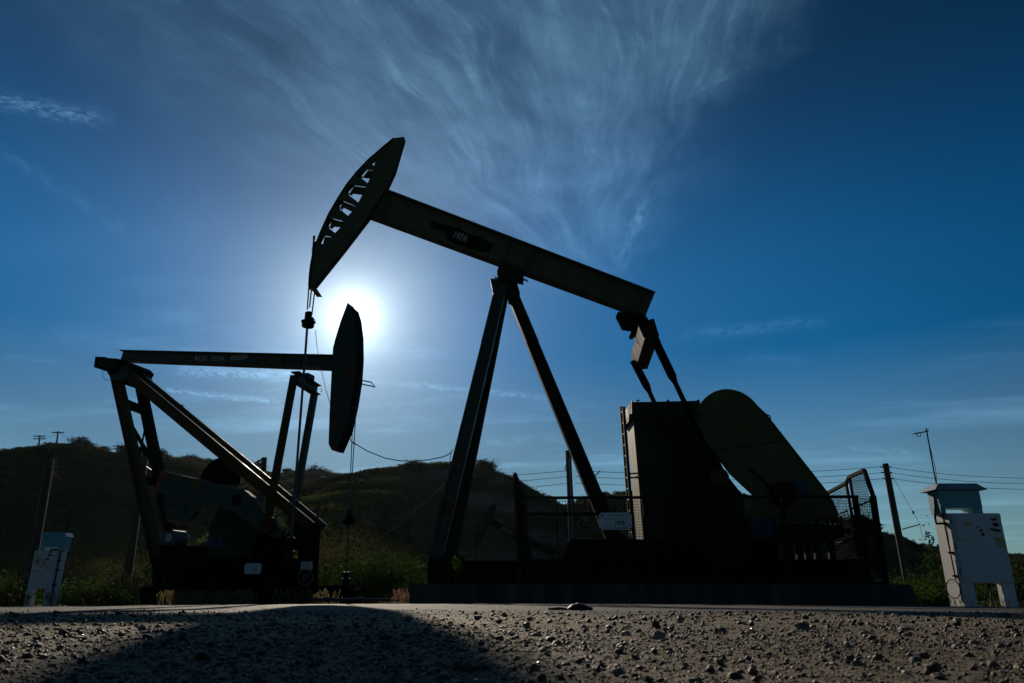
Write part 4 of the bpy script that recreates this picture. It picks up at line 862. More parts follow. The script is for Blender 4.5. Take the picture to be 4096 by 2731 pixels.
# ------------------------------------------------------------------ control cabinets
def cabinet(label, x0, x1, y, zb, z0, z1, zh0, zh1, depth, hoodx, right_side, detailed):
    t = thing('control_cabinet', label, 'electrical cabinet', V(((x0 + x1) / 2, y + depth / 2, zb)), 'electrical cabinets beside the pumpjacks')
    w = x1 - x0; h = z1 - z0; X = lambda f: x0 + w * f; Z = lambda f: z0 + h * f
    m = MB(); m.box((X(.5), y + depth / 2, Z(.5)), (w, depth, h)); body = m.done('cabinet_body', M['white'], t, bevel=0.008)
    m = MB(); m.box((X(.52), y - 0.012, Z(.5)), (w * 0.955, 0.022, h * 0.985)); door = m.done('door', M['white'], t, bevel=0.004)
    for k in range(3):
        m = MB(); m.tube([V((X(.025), y - 0.012, Z(.12 + .36 * k))), V((X(.025), y - 0.012, Z(.2 + .36 * k)))], 0.012, 8); m.done('hinge', M['galv'], door)
    for f in (0.0, 1.0):       # legs flare a little, each a folded sheet
        m = MB(); lw = w * 0.24; xa = X(0) if f == 0 else X(1) - lw
        m.box((xa + lw / 2, y + 0.01, (z0 + zb) / 2 - 0.02), (lw, 0.02, z0 - zb + 0.04)); m.box((xa + (0.01 if f == 0 else lw - 0.01), y + depth / 2, (z0 + zb) / 2 - 0.02), (0.02, depth - 0.045, z0 - zb + 0.04)); m.done('leg', M['white'], t)
    hx0, hx1 = X(hoodx[0]), X(hoodx[1]); hw = hx1 - hx0; yh0, yh1 = y + depth * 0.12, y + depth * 0.88
    m = MB(); m.box(((hx0 + hx1) / 2, (yh0 + yh1) / 2, (zh0 + zh1) / 2), (hw, yh1 - yh0, zh1 - zh0)); hood = m.done('hood', M['bluewhite'], t, bevel=0.004)
    for xx in (hx0 + hw * 0.06, hx1 - hw * 0.12):
        m = MB(); m.box((xx, (yh0 + yh1) / 2, (z1 + zh0) / 2), (hw * (0.12 if xx < X(.4) else 0.24), (yh1 - yh0) * 0.9, zh0 - z1)); m.done('hood_post', M['bluewhite'], t)
    rh = (zh1 - zh0) * 0.32; ov = 0.10 if detailed else 0.05
    m = MB(); a = [V((hx0 - ov, yh0 - ov, zh1 - 0.015)), V((hx1 + ov, yh0 - ov, zh1 - 0.015)), V((hx1 + ov, yh1 + ov, zh1 - 0.015)), V((hx0 - ov, yh1 + ov, zh1 - 0.015))]
    b = [V((hx0 + 0.03, yh0 - 0.01, zh1 + rh)), V((hx1 - 0.03, yh0 - 0.01, zh1 + rh)), V((hx1 - 0.03, yh1 + 0.01, zh1 + rh)), V((hx0 + 0.03, yh1 + 0.01, zh1 + rh))]
    va = [m.bm.verts.new(p) for p in a]; vb = [m.bm.verts.new(p) for p in b]; m.face(va[::-1]); m.face(vb)
    for k in range(4): m.face([va[k], va[(k + 1) % 4], vb[(k + 1) % 4], vb[k]])
    m.done('roof', M['bluewhite'] if not detailed else M['galv'], hood)
    m = MB(); m.torus(V((X(.6) if detailed else X(.5), y + depth / 2, zh1 + rh + 0.012)), (1, 0, 0), 0.016, 0.004, 12, 5); m.done('lifting_eye', M['galv'], hood)
    px = (lambda f, g: V((X(f), y - 0.023, Z(g))))
    def patchbox(nm, f0, f1, g0, g1, mt, th=0.004, par=door):
        m = MB(); m.box(((X(f0) + X(f1)) / 2, y - 0.0235 - th / 2, (Z(g0) + Z(g1)) / 2), (X(f1) - X(f0), th, Z(g1) - Z(g0))); return m.done(nm, mt, par)
    def knob(nm, f, g, r, mt, th=0.03):
        m = MB(); m.lathe(px(f, g), [(r, 0), (r, th * 0.7), (r * 0.7, th)], (0, -1, 0), 14); return m.done(nm, mt, door)
    if detailed:
        p_ = patchbox('inner_panel', .09, .50, .60, .955, M['white'], 0.02); 
        patchbox('display', .25, .38, .80, .87, M['cream'], 0.006, p_).location.y -= 0.02
        m = text('SAM', V((X(.30), y - 0.0445, Z(.72))), (1, 0, 0), UP, 0.022, M['signink'], p_, width=0.06)
        patchbox('red_label', .80, .91, .885, .925, M['red']); patchbox('nameplate', .82, .92, .805, .855, M['black'])
        kn = knob('switch', .88, .745, .018, M['black']); m = MB(); m.bar(px(.74, .77) - V((0, .03, 0)), px(.92, .735) - V((0, .03, 0)), .02, .022, DEP); m.done('switch_handle', M['black'], door)
        patchbox('warning_label', .80, .885, .575, .64, M['yellow']); patchbox('notice', .80, .89, .51, .57, M['galv']); patchbox('notice', .895, .985, .49, .64, M['cream'])
        for f, g, r in ((.50, .79, .016), (.565, .745, .018), (.58, .685, .022)): knob('button', f, g, r, M['black'])
    else:
        p_ = patchbox('inner_panel', .04, .46, .555, .935, M['white'], 0.02)
        l_ = patchbox('notice', .10, .37, .60, .90, M['cream'], 0.004, p_); l_.location.y -= 0.02
        l2 = patchbox('notice_mark', .17, .29, .76, .84, M['galv'], 0.003, p_); l2.location.y -= 0.0245
        l3 = patchbox('notice_text', .16, .32, .69, .735, M['orange'], 0.003, p_); l3.location.y -= 0.0245
        patchbox('red_label', .66, .78, .93, .985, M['red']); patchbox('notice', .55, .65, .935, .98, M['cream']); patchbox('nameplate', .64, .76, .845, .91, M['black'])
        knob('switch', .66, .765, .035, M['orange']); m = MB(); m.bar(px(.53, .75) - V((0, .03, 0)), px(.68, .775) - V((0, .03, 0)), .02, .025, DEP); m.done('switch_handle', M['black'], door)
        patchbox('warning_label', .64, .73, .55, .63, M['yellow']); patchbox('notice', .62, .71, .47, .545, M['galv']); patchbox('notice', .84, .94, .59, .68, M['cream']); patchbox('notice', .85, .94, .73, .76, M['cream'])
        for f, g, r in ((.53, .685, .02), (.53, .62, .02), (.15, .455, .014), (.27, .455, .014), (.39, .455, .014), (.90, .87, .016), (.87, .49, .016), (.86, .11, .016)): knob('button', f, g, r, M['black'])
    xs = x0 if right_side < 0 else x1; sgn = -1 if right_side < 0 else 1
    return t, body, xs + sgn * 0.02, sgn
# right cabinet
Y1 = 13.6; xa, xb = P(3791, 2050, Y1).x, P(3996, 2048, Y1).x; z1_, z0_ = P(3890, 2050, Y1).z, P(3955, 2329, Y1).z; zb_ = P(3960, 2430, Y1).z
cabR, bR, xs, sg = cabinet('white electrical cabinet with blue hood on the right, a whip antenna strapped to its side', xa, xb, Y1, zb_, z0_, z1_, P(3850, 2028, Y1).z, P(3850, 1953, Y1).z, 0.48, (-0.08, 0.74), -1, True)
m = MB(); top = P(3707, 1722, Y1 + 0.1); foot = V((xs, Y1 + 0.1, z0_ + 0.05)); m.tube([top, P(3735, 1880, Y1 + 0.1), V((xs - 0.02, Y1 + 0.1, z1_ - 0.1)), foot], 0.012, 8)
mast = m.done('antenna_mast', M['black'], cabR)
m = MB(); a = top + V((0.03, 0, 0.0)); b = P(3658, 1732, Y1 + 0.1); m.tube([a, b], 0.010, 6)
for f in (0.15, 0.4, 0.6, 0.8, 1.0): c = a.lerp(b, f); m.tube([c + V((0, -0.09, 0)), c + V((0, 0.09, 0))], 0.006, 5)
m.tube([b + V((0.03, 0, 0)), b + V((0.05, 0, -0.05)), b + V((0.1, 0, -0.06)), b + V((0.11, 0, 0))], 0.007, 5); m.tube([top + V((0, 0, 0.0)), top + V((0, 0, 0.05))], 0.014, 6)
m.done('aerial', M['black'], mast)
m = MB(); m.tube([top - V((0, 0, .05)), P(3716, 1770, Y1 + .1), P(3742, 1870, Y1 + .1), P(3747, 1935, Y1 + .1), P(3755, 2000, Y1 + 0.08), V((xs - 0.015, Y1 + 0.06, z1_ - .25)), V((xs - 0.01, Y1 + 0.1, z0_ + 0.2))], 0.006, 5); m.done('coaxial_cable', M['cable'], cabR)
m = MB(); m.torus(V((xs - 0.02, Y1 + 0.2, z0_ - 0.1)), (1, 0.2, 0), 0.16, 0.009, 28, 6); m.done('cable_coil', M['cable'], cabR)
m = MB(); m.tube([V((xs, Y1 + .16, z1_ + .36)), V((xs - .05, Y1 + .2, z1_ + .34)), V((xs - .06, Y1 + .22, z1_ + .15)), V((xs - .08, Y1 + .26, z1_ - .05)), V((xs - 0.05, Y1 + .3, z1_ - .16)), V((xs + 0.03, Y1 + .1, z1_ - .17))], 0.022, 8); m.done('conduit', M['cable'], cabR)
for z in (z1_ - .18, z0_ + .52, z0_ + .12):
    m = MB(); m.box((xs + 0.0, Y1 + 0.1, z), (0.05, 0.09, 0.03)); m.done('bracket', M['black'], cabR)
for fx in (.36, .66):
    m = MB(); x = xa + (xb - xa) * fx; m.tube([V((x, Y1 + .2, z0_)), V((x + .01, Y1 + .2, z0_ - .15)), V((x - .02, Y1 + .19, zb_ + .08)), V((x - .12, Y1 + .1, zb_ - .03))], 0.02, 8); m.lathe(V((x, Y1 + .2, z0_ - .07)), [(.032, 0), (.032, .07)], UP, 10); m.done('feed_cable', M['cable'], cabR)
for z, dz in ((z1_ - .06, .02), (z0_ + .47, .02)):
    m = MB(); m.box((xb + .015, Y1 + .03, z), (.03, .03, dz)); m.done('latch', M['black'], cabR)
# left cabinet
Y2 = 24.0; xa, xb = P(140, 2199, Y2).x, P(232, 2199, Y2).x; z1_, z0_ = P(190, 2200, Y2).z, P(160, 2351, Y2).z; zb_ = P(160, 2424, Y2).z
cabL, bL, xs, sg = cabinet('small white electrical cabinet with pale blue hood in front of a wooden pole', xa, xb, Y2, zb_, z0_, z1_, P(210, 2187, Y2).z, P(210, 2141, Y2).z, 0.5, (0.17, 1.15), 1, False)
m = MB(); tp = P(283, 2042, Y2 + .12); m.tube([tp, P(276, 2090, Y2 + .12), V((xs, Y2 + .12, z1_ + .1)), V((xs, Y2 + .12, zb_))], 0.02, 8); m.lathe(tp, [(0.035, -0.02), (0.035, 0.04)], UP, 8)
m.done('antenna_mast', M['black'], cabL)
for z in (z1_ - .3, z0_ + .55, z0_ + .1):
    m = MB(); m.box((xs, Y2 + .12, z), (.06, .16, .05)); m.done('bracket', M['black'], cabL)
# ------------------------------------------------------------------ utility poles and lines
def pole(label, top, base, Y, r, arms=(), group='wooden utility poles', mat='wood'):
    T, B = P(*top, Y), P(*base, Y); B = V((B.x + (T.x - B.x) * 0.0, Y, min(B.z, zg(B.x, Y)) - 0.6)); B.x = T.x + (P(*base, Y).x - T.x)
    t = thing('utility_pole', label, 'utility pole', B, group)
    m = MB(); m.tube([B, B.lerp(T, 0.5), T], r * 1.25, 12, r1=r); m.done('shaft', M[mat], t, smooth=True)
    for z, w in arms:
        m = MB(); c = T - V((0, 0, z)); m.bar(c - V((w, -0.1, 0)), c + V((w, 0.1, 0)), 0.09, 0.12); ar = m.done('crossarm', M['wood'], t)
        for k in (-0.9, -0.35, 0.35, 0.9):
            m = MB(); m.lathe(c + V((w * k, 0.1 * k, 0.06)), [(0.02, 0), (0.02, 0.08), (0.05, 0.1), (0.045, 0.2)], UP, 8); m.done('insulator', M['porcelain'], ar)
    return t, T
def ins(t, pts_, r=0.05):
    for p_ in pts_:
        m = MB(); m.lathe(p_ - V((0.12, 0, 0)), [(r * .5, 0), (r, .04), (r * .6, .08), (r, .12), (r * .6, .16), (r, .2), (r * .5, .24)], (1, 0, 0), 8); m.done('insulator', M['porcelain'], t)
pm, Tm = pole('weathered wooden pole with a pale conduit rising behind the mesh fence', (2273, 1800), (2296, 2240), 40, 0.155)
ml = [P(2275, y, 40 - .15) for y in (1880, 1903, 1930)]; mr = [P(2300, y, 40 - .15) for y in (1880, 1903, 1930)]
m = MB(); m.tube([P(2278, 1832, 39.8), P(2290, 2150, 39.8)], 0.03, 6); m.done('conduit', M['galv'], pm)
m = MB(); m.tube([P(2290, 1832, 39.9), P(2315, 1885, 39.9), P(2330, 1935, 39.9), P(2343, 1944, 39.9), P(2400, 1880, 39.7)], 0.03, 6); m.tube([P(2265, 1855, 39.8), P(2260, 1872, 39.8), P(2270, 1882, 39.8)], 0.03, 6); m.done('jumper_wire', M['cable'], pm)
pr_, Tr = pole('dark wooden pole with a guy strut right of the fence', (3541, 1852), (3622, 2262), 44, 0.17)
rl = [P(x, y, 44 - .2) for x, y in ((3528, 1864), (3532, 1888), (3538, 1912))]; rr = [P(x, y, 44 - .2) for x, y in ((3556, 1866), (3560, 1888), (3566, 1911))]
ins(pr_, [(a + b) / 2 + V((s * .22, 0, 0)) for a, b in zip(rl, rr) for s in (-1, 1)])
m = MB(); so = P(3608, 2115, 44); se = P(3680, 2095, 44); m.tube([so, se], 0.035, 6); m.tube([P(3562, 1888, 44), se], 0.012, 5); m.tube([se, P(3700, 2190, 44)], 0.012, 5); m.lathe(P(3653, 2047, 44) - V((0, 0, .1)), [(.02, 0), (.06, .05), (.06, .15), (.02, .2)], UP, 8); m.done('guy_strut', M['galv'], pr_)
pl_, Tl = pole('tall weathered wooden pole behind the small white cabinet', (203, 1826), (126, 2300), 30, 0.15)
ll = [P(216, y, 29.8) for y in (1838, 1863, 1885)]
ins(pl_, ll)
pole('slanting weathered wooden pole behind the leg of the smaller pumpjack', (577, 1835), (498, 2395), 28, 0.13)
pk, Tk = pole('short dark pole top rising behind the slanting brace of the smaller pumpjack', (1057, 1828), (1040, 2240), 46, 0.17, group='wooden utility poles')
m = MB(); m.tube([P(1048, 1834, 45.8), P(995, 1865, 45.8)], 0.05, 6)
for (x, y) in ((1015, 1853), (1030, 1846), (1046, 1836)): m.tube([P(x, y, 45.8), P(x + 6, y + 15, 45.8), P(x + 2, y + 32, 45.8), P(x + 14, y + 44, 45.8)], 0.02, 5)
m.done('jumper_wire', M['cable'], pk)
pole('second pole standing behind the rear leg of the large pumpjack', (2356, 1920), (2374, 2240), 52, 0.18)
HY = 108
for i, (x, y, yb, aw) in enumerate([(160, 1738, 1800, 0.9), (233, 1722, 1778, 0.9), (336, 1744, 1795, 0.8), (473, 1778, 1815, 0.8)]):
    lab = ['leftmost of the four small poles on the dark hilltop, with two crossarms', 'second small pole from the left on the dark hilltop, highest against the sky', 'third small pole from the left on the hilltop beside a round bush', 'last small pole on the hilltop, beside the top of the smaller pumpjack leg'][i]
    T, B = P(x, y, HY), P(x - 6, yb, HY); t = thing('utility_pole', lab, 'utility pole', B - V((0, 0, 0.6)), 'small poles along the dark hilltop')
    m = MB(); m.tube([B - V((0, 0, .6)), T], 0.14, 8, r1=0.1); m.done('shaft', M['wood'], t)
    for z in ((0.15, 0.55) if i in (0, 3) else (0.2,)):
        m = MB(); m.bar(T - V((aw, 0, z)), T + V((aw, 0, -z)), .1, .14); m.done('crossarm', M['wood'], t)
def line(a, b, sag, r, label, grp, n=40, mt='cable'):
    a, b = V(a), V(b); m = MB(); m.tube([a.lerp(b, k / n) - V((0, 0, sag * 4 * (k / n) * (1 - k / n))) for k in range(n + 1)], r, 5)
    o = done_top(m, 'power_line', M[mat_line] if False else M[mt], b); return tag(o, label, 'power line', grp)
for i, nm in enumerate(('top', 'middle', 'bottom')):
    line(ll[i], ml[i], 0.62 + 0.06 * i, 0.013, f'{nm} of the three wires spanning from the left pole to the conduit pole', 'power lines across the valley')
    line(mr[i], rl[i], 0.30, 0.013, f'{nm} of the three wires between the conduit pole and the strut pole', 'power lines across the valley')
    line(rr[i], P(4300, (1908, 1930, 1952)[i], 40), 0.25, 0.013, f'{nm} of the three wires running off to the right above the cabinet', 'power lines across the valley')
line(P(218, 1838, 29.8) - V((0, 0, .5)), P(560, 1868, 27.9), 0.7, 0.016, 'dark slack wire drooping between the two left poles', 'service wires')
line(P(582, 1862, 27.9), P(1048, 1900, 45.8), 1.0, 0.016, 'dark slack wire running behind the smaller pumpjack crank', 'service wires')
HT = [P(160, 1741, HY), P(233, 1725, HY), P(336, 1746, HY), P(473, 1781, HY)]
for a, b, nm in zip(HT, HT[1:], ('leftmost', 'middle', 'rightmost')): line(a, b, 0.6, 0.02, f'{nm} of the faint wires strung between the small hilltop poles', 'wires between the hilltop poles')
# ------------------------------------------------------------------ things on the ground
m = MB(); n_ = 90; k_ = 26; sx = 0.0
SCP = on_ground(2282, 2441); SC_X, SC_Y = SCP.x, SCP.y; KS = 0.5; grid = []
for i in range(n_ + 1):
    x = -0.275 + 0.55 * i / n_
    dome = 0.088 * math.sin(math.pi * min(max((x + 0.05) / 0.325, 0), 1) ** 0.85) ** 0.75 if x > -0.05 else 0
    tailh = 0.034 + 0.004 * math.sin(x * 30)
    row = []
    for j in range(k_ + 1):
        v = j / k_; yy = (v - 0.5) * 2; wdt = 0.045 + 0.085 * (dome / 0.088) ** 0.6 if dome > 0 else 0.045
        prof = max(0, 1 - abs(yy) ** 2.4) ** 0.5
        ph = (x * 13 + yy * 0.35); fr_ = ph - math.floor(ph); rid = 0.010 * (1 - fr_) ** 2 * prof * (1 if dome > 0.02 else 0.2)
        z = max(dome, tailh) * prof + rid
        row.append(m.bm.verts.new((SC_X + x * KS, SC_Y + yy * wdt * KS, z * KS * 0.92 + zg(SC_X, SC_Y) + 0.006)))
    grid.append(row)
for a, b in zip(grid, grid[1:]):
    for j in range(k_): m.face([a[j], a[j + 1], b[j + 1], b[j]])
o = done_top(m, 'tyre_scrap', M['rubber'], V((SC_X, SC_Y, zg(SC_X, SC_Y)))); tag(o, 'black twisted scrap of tyre rubber lying on the edge of the road', 'tyre scrap')
for p_ in o.data.polygons: p_.use_smooth = True
m = MB(); a, b = P(1180, 2397, 15.5), P(1560, 2400, 15.2); a.z = zg(a.x, 15.5) + .09; b.z = zg(b.x, 15.2) + .07; m.tube([a, a.lerp(b, .5), b], 0.03, 8); m.tube([b, b + V((0.5, .1, -0.02))], 0.02, 8)
for f in (.35, .7): m.lathe(a.lerp(b, f) - V((.05, 0, 0)), [(.05, 0), (.05, .1)], (1, 0, 0), 10)
tag(done_top(m, 'flow_line', M['rod'], a), 'thin steel flow line pipe lying on the ground before the wellheads', 'pipe')
m = MB(); a = P(860, 2320, 20.0); g = V((a.x, 20, zg(a.x, 20))); m.tube([g, V((a.x, 20, g.z + .62))], .045, 8); m.tube([V((a.x - .14, 20, g.z + .62)), V((a.x + .14, 20, g.z + .62))], .05, 8); m.lathe(V((a.x - .12, 20, g.z + .64)), [(.07, 0), (.07, .1)], UP, 10); m.lathe(V((a.x + .12, 20, g.z + .64)), [(.07, 0), (.07, .1)], UP, 10)
tag(done_top(m, 'standpipe', M['dark'], g), 'short dark standpipe with two caps in the dry grass', 'standpipe')
# ------------------------------------------------------------------ ground, gravel, road
def grid_mesh(name, xs, ys, zf, mat, smooth=True):
    Xg, Yg = np.meshgrid(xs, ys); Zg = zf(Xg, Yg); n, k = Xg.shape
    idx = np.arange(n * k).reshape(n, k)
    f = np.stack([idx[:-1, :-1], idx[:-1, 1:], idx[1:, 1:], idx[1:, :-1]], -1).reshape(-1, 4)
    return kind(np_mesh(name, np.stack([Xg, Yg, Zg], -1), f, mat, smooth=smooth), 'structure')
def road_far(x): return np.where(x < -2, np.minimum(14.0 + (-2 - x) * 0.45, 20.5), 13.96)
grid_mesh('ground', np.concatenate([np.linspace(-700, -30, 20), np.linspace(-28, 28, 57), np.linspace(30, 700, 20)]), np.concatenate([np.linspace(-60, 60, 61), np.linspace(70, 700, 15)]), lambda x, y: zgn(x, y) - 0.03 - 0.45 * np.clip((y - road_far(x) - .3) / 2.2, 0, 1), M['dirt'])
# gravel sheet, finer towards the camera
ys = 0.35 * 1.0085 ** np.arange(400); ys = ys[ys < 4.1]
U = np.linspace(-1, 1, 640); Yg, Ug = np.meshgrid(ys, U, indexing='ij'); Xg = Ug * (Yg * 1.3 + 1.0)
Zg = zgn(Xg, Yg) + 0.007 * fbm(Xg * 5, Yg * 5, 3) + 0.010 * fbm(Xg * 90, Yg * 90, 4) * np.clip(1.4 - Yg / 4.5, .3, 1)
idx = np.arange(Xg.size).reshape(Xg.shape); fq = np.stack([idx[:-1, :-1], idx[:-1, 1:], idx[1:, 1:], idx[1:, :-1]], -1).reshape(-1, 4)
kind(np_mesh('gravel_ground', np.stack([Xg, Yg, Zg], -1), fq, M['gravel'], smooth=True), 'structure')
xs = np.concatenate([np.linspace(-70, -6.2, 130), np.linspace(-6, 6, 240), np.linspace(6.2, 45, 80)]); rows = 90; fr = np.linspace(0, 1, rows)
near = 3.75 + 0.2 * (vn(xs * 1.3, xs * 0 + 2) - .5) + 0.08 * (vn(xs * 6, xs * 0 + 9) - .5)
far = road_far(xs) + 0.15 * (vn(xs * 2.1, xs * 0 + 31) - .5)
Yr = near[None] + (far - near)[None] * fr[:, None]; Xr = np.repeat(xs[None], rows, 0)
Zr = zgn(Xr, Yr) + 0.006 + 0.006 * fbm(Xr * 2, Yr * 2, 3); Zr[-1] -= 0.05; Zr[0] -= 0.015
idx = np.arange(Xr.size).reshape(Xr.shape); fq = np.stack([idx[:-1, :-1], idx[:-1, 1:], idx[1:, 1:], idx[1:, :-1]], -1).reshape(-1, 4)
kind(np_mesh('road', np.stack([Xr, Yr, Zr], -1), fq, M['asphalt'], smooth=True), 'structure')
# pebbles: one loose cover of gravel nobody could count
def ico(sub):
    bm = bmesh.new(); bmesh.ops.create_icosphere(bm, subdivisions=sub, radius=1); v = np.array([x.co[:] for x in bm.verts]); f = np.array([[y.index for y in x.verts] for x in bm.faces]); bm.free(); return v, f
def pebbles(n, y0, y1, s0, s1, sub, power=2.0, spread=0.86, rough=0.22):
    v, f = ico(sub); t = RNG.random(n); y = (y0 ** power + t * (y1 ** power - y0 ** power)) ** (1 / power)
    x = (RNG.random(n) * 2 - 1) * (y * spread + 0.25); s = s0 * (s1 / s0) ** (RNG.random(n) ** 1.8)
    sc = np.stack([s * RNG.uniform(.8, 1.35, n), s * RNG.uniform(.7, 1.1, n), s * RNG.uniform(.42, .85, n)], -1) * 0.5
    jit = 1 + RNG.normal(0, rough, (n, len(v), 1)); P_ = v[None] * sc[:, None] * np.clip(jit, .55, 1.5)
    a = RNG.random(n) * 6.283; ca, sa = np.cos(a)[:, None], np.sin(a)[:, None]
    xx, yy = P_[..., 0] * ca - P_[..., 1] * sa, P_[..., 0] * sa + P_[..., 1] * ca
    tl = RNG.normal(0, .25, n)[:, None]; zz = P_[..., 2] + yy * tl
    z0 = zgn(x, y) + 0.007 * fbm(x * 5, y * 5, 3) + sc[:, 2] * RNG.uniform(.35, .95, n) + np.where(y > 3.85, .006, 0)
    Vv = np.stack([xx + x[:, None], yy + y[:, None], zz + z0[:, None]], -1).reshape(-1, 3)
    Ff = (f[None] + (np.arange(n) * len(v))[:, None, None]).reshape(-1, 3); return Vv, Ff
parts_ = [pebbles(42000, .75, 2.7, .0014, .0036, 1), pebbles(30000, .6, 1.8, .0022, .0055, 1), pebbles(6500, .6, 2.3, .0045, .012, 1), pebbles(14000, 1.5, 3.9, .003, .008, 1), pebbles(2000, .9, 4.0, .008, .019, 2),
          pebbles(210, .75, 4.0, .015, .03, 2), pebbles(1800, 3.7, 4.6, .004, .011, 1, power=0.6), pebbles(300, 4.5, 9, .006, .014, 1)]
vo, fo, off = [], [], 0
for v_, f_ in parts_: vo.append(v_); fo.append(f_ + off); off += len(v_)
kind(np_mesh('gravel_pebbles', np.concatenate(vo), np.concatenate(fo), M['pebble']), 'stuff')
v_, f_ = pebbles(900, .8, 3.9, .003, .009, 1); kind(np_mesh('glint_grains', v_, f_, M['glint']), 'stuff')  # bright grains added for sparkle across the gravel
def stone(label, px, py, w, h, mat, seed):
    # stand the stone where its foot meets the ground
    p_ = on_ground(px, py); sc = p_.y / F * 1.0
    v, f = ico(3); rg = np.random.default_rng(seed); out = []
    for q in v:
        n = mnoise.noise(V(q) * 1.3 + V((seed, 0, 0))) * .5 + mnoise.noise(V(q) * 3 + V((seed, 5, 0))) * .16
        out.append((q[0] * w * sc / 2 * (1 + n), q[1] * w * sc / 2 * .8 * (1 + n), max(q[2], -.55) * h * sc * .62 * (1 + n)))
    out = np.array(out); out[:, 2] -= out[:, 2].min() + .004
    o = np_mesh('stone', out + np.array(p_), f, M[mat], smooth=True, loc=p_); o.data.set_sharp_from_angle(angle=R(35)); return tag(o, label, 'stone', 'larger stones on the gravel')
for a in [('large dark angular stone right of centre on the gravel', 3212, 2518, 52, 34, 'stone', 3), ('pale rounded stone half way between the tyre scrap and the dark stone', 2632, 2556, 46, 32, 'palestone', 8),
          ('dark blocky stone nearest the bottom right of the gravel', 3432, 2664, 36, 34, 'stone', 13), ('round dark stone close behind the pale rounded stone', 2725, 2480, 28, 20, 'stone', 21),
          ('dark round stone in the shaded middle of the gravel', 1558, 2592, 54, 34, 'stone', 33), ('small light stone near the far gravel edge at right', 3178, 2454, 26, 16, 'palestone', 41)]: stone(*a)
# ------------------------------------------------------------------ hills
def ridge(pts): return [P(x, y, Y) for x, y, Y in pts]
RID = [
 (ridge([(-1400, 1700, 125), (-500, 1800, 115), (0, 1800, 110), (100, 1797, 110), (155, 1785, 109), (235, 1774, 109), (305, 1777, 109), (365, 1788, 110), (430, 1804, 112), (520, 1812, 114), (640, 1824, 118), (760, 1852, 124), (900, 1896, 130), (1050, 1950, 138)]), .50),
 (ridge([(400, 1820, 235), (740, 1845, 225), (860, 1858, 222), (1000, 1872, 220), (1100, 1886, 220), (1250, 1903, 220), (1380, 1914, 222), (1500, 1925, 225), (1750, 1940, 230)]), 1.7),
 (ridge([(1000, 1888, 185), (1120, 1912, 178), (1230, 1945, 170), (1300, 1985, 160), (1350, 2050, 150)]), 1.6),
 (ridge([(1270, 1955, 140), (1330, 1932, 136), (1400, 1910, 132), (1500, 1891, 130), (1600, 1873, 128), (1700, 1857, 127), (1790, 1856, 127), (1880, 1896, 128), (1950, 1930, 130), (2030, 1983, 133), (2100, 2044, 136), (2180, 2085, 138), (2250, 2120, 140)]), 1.3),
 (ridge([(1770, 1862, 126), (1640, 1905, 117), (1520, 1955, 109), (1400, 2010, 101), (1290, 2060, 93), (1200, 2110, 86), (1110, 2180, 78)]), 1.55),
 (ridge([(1800, 2010, 96), (1600, 2120, 86), (1480, 2190, 80)]), .5),
 (ridge([(2180, 2140, 150), (2280, 2090, 146), (2360, 2036, 144), (2450, 1990, 144), (2560, 1968, 145), (2700, 1955, 146), (2850, 1965, 148), (3000, 1995, 150), (3200, 2045, 152), (3420, 2115, 150), (3500, 2160, 148), (3600, 2210, 148)]), 1.4),
 (ridge([(2050, 2085, 320), (2150, 2084, 320), (2240, 2092, 320), (2400, 2110, 320)]), .4),
 (ridge([(3200, 2170, 330), (3420, 2172, 330), (3540, 2172, 330), (3640, 2180, 330), (3780, 2186, 330), (3950, 2205, 330), (4096, 2213, 330), (4500, 2215, 330), (5200, 2200, 330)]), .35),
 (ridge([(3500, 2230, 120), (3700, 2215, 118), (3850, 2225, 115), (4100, 2240, 112), (4700, 2200, 110)]), .3)]
def hill_z(Xh, Yh):
    Z = np.full(Xh.shape, -2.0)
    wx, wy = Xh + 9 * fbm(Xh / 22, Yh / 22 + 40, 3), Yh + 9 * fbm(Xh / 22 + 80, Yh / 22, 3)
    for pts, k in RID:
        for a, b in zip(pts, pts[1:]):
            ex, ey = b.x - a.x, b.y - a.y; L2 = ex * ex + ey * ey
            # along the crest no warp, further off the warped coordinates
            for (qx, qy) in ((Xh, Yh),):
                t = np.clip(((qx - a.x) * ex + (qy - a.y) * ey) / L2, 0, 1); d = np.hypot(qx - a.x - t * ex, qy - a.y - t * ey)
                tw = np.clip(((wx - a.x) * ex + (wy - a.y) * ey) / L2, 0, 1); dw = np.hypot(wx - a.x - tw * ex, wy - a.y - tw * ey)
                f = np.clip(d / 12, 0, 1); dd = d * (1 - f) + dw * f
                sd = np.sqrt(dd * dd + 4) - 2
                drop = k * sd if k < 1 else 0.24 * np.minimum(sd, 9.0 * (k - 1) * 2) + 0.66 * np.maximum(sd - 9.0 * (k - 1) * 2, 0)
                Z = np.maximum(Z, a.z + (b.z - a.z) * t - drop)
    tm = np.clip(fbm(Xh / 34 + 7, Yh / 34, 3) * 5 + .35, 0, 1) * np.clip((Z - 1.5) / 3, 0, 1)     # old benches cut along the slopes
    Zw = Z + 1.6 * fbm(Xh / 30, Yh / 30 + 9, 3); Z = Z - tm * 0.62 * (5.2 / 6.2832) * np.sin(6.2832 * Zw / 5.2) * np.clip(np.abs(Yh) / 60, 0, 1) * 0.9
    n = 1.3 * fbm(Xh / 7, Yh / 7, 4) + 0.25 * fbm(Xh / 1.5, Yh / 1.5, 3)
    return np.where(Z > -1, Z + n * np.clip((Z + 1) / 4, 0, 1) * 0.6, Z)
xs = np.concatenate([np.linspace(-330, -122, 70), np.linspace(-120, 150, 300), np.linspace(153, 420, 80)]); ys = np.concatenate([np.linspace(48, 160, 175), np.linspace(161, 400, 110)])
hills = grid_mesh('hills', xs, ys, hill_z, M['hill'])
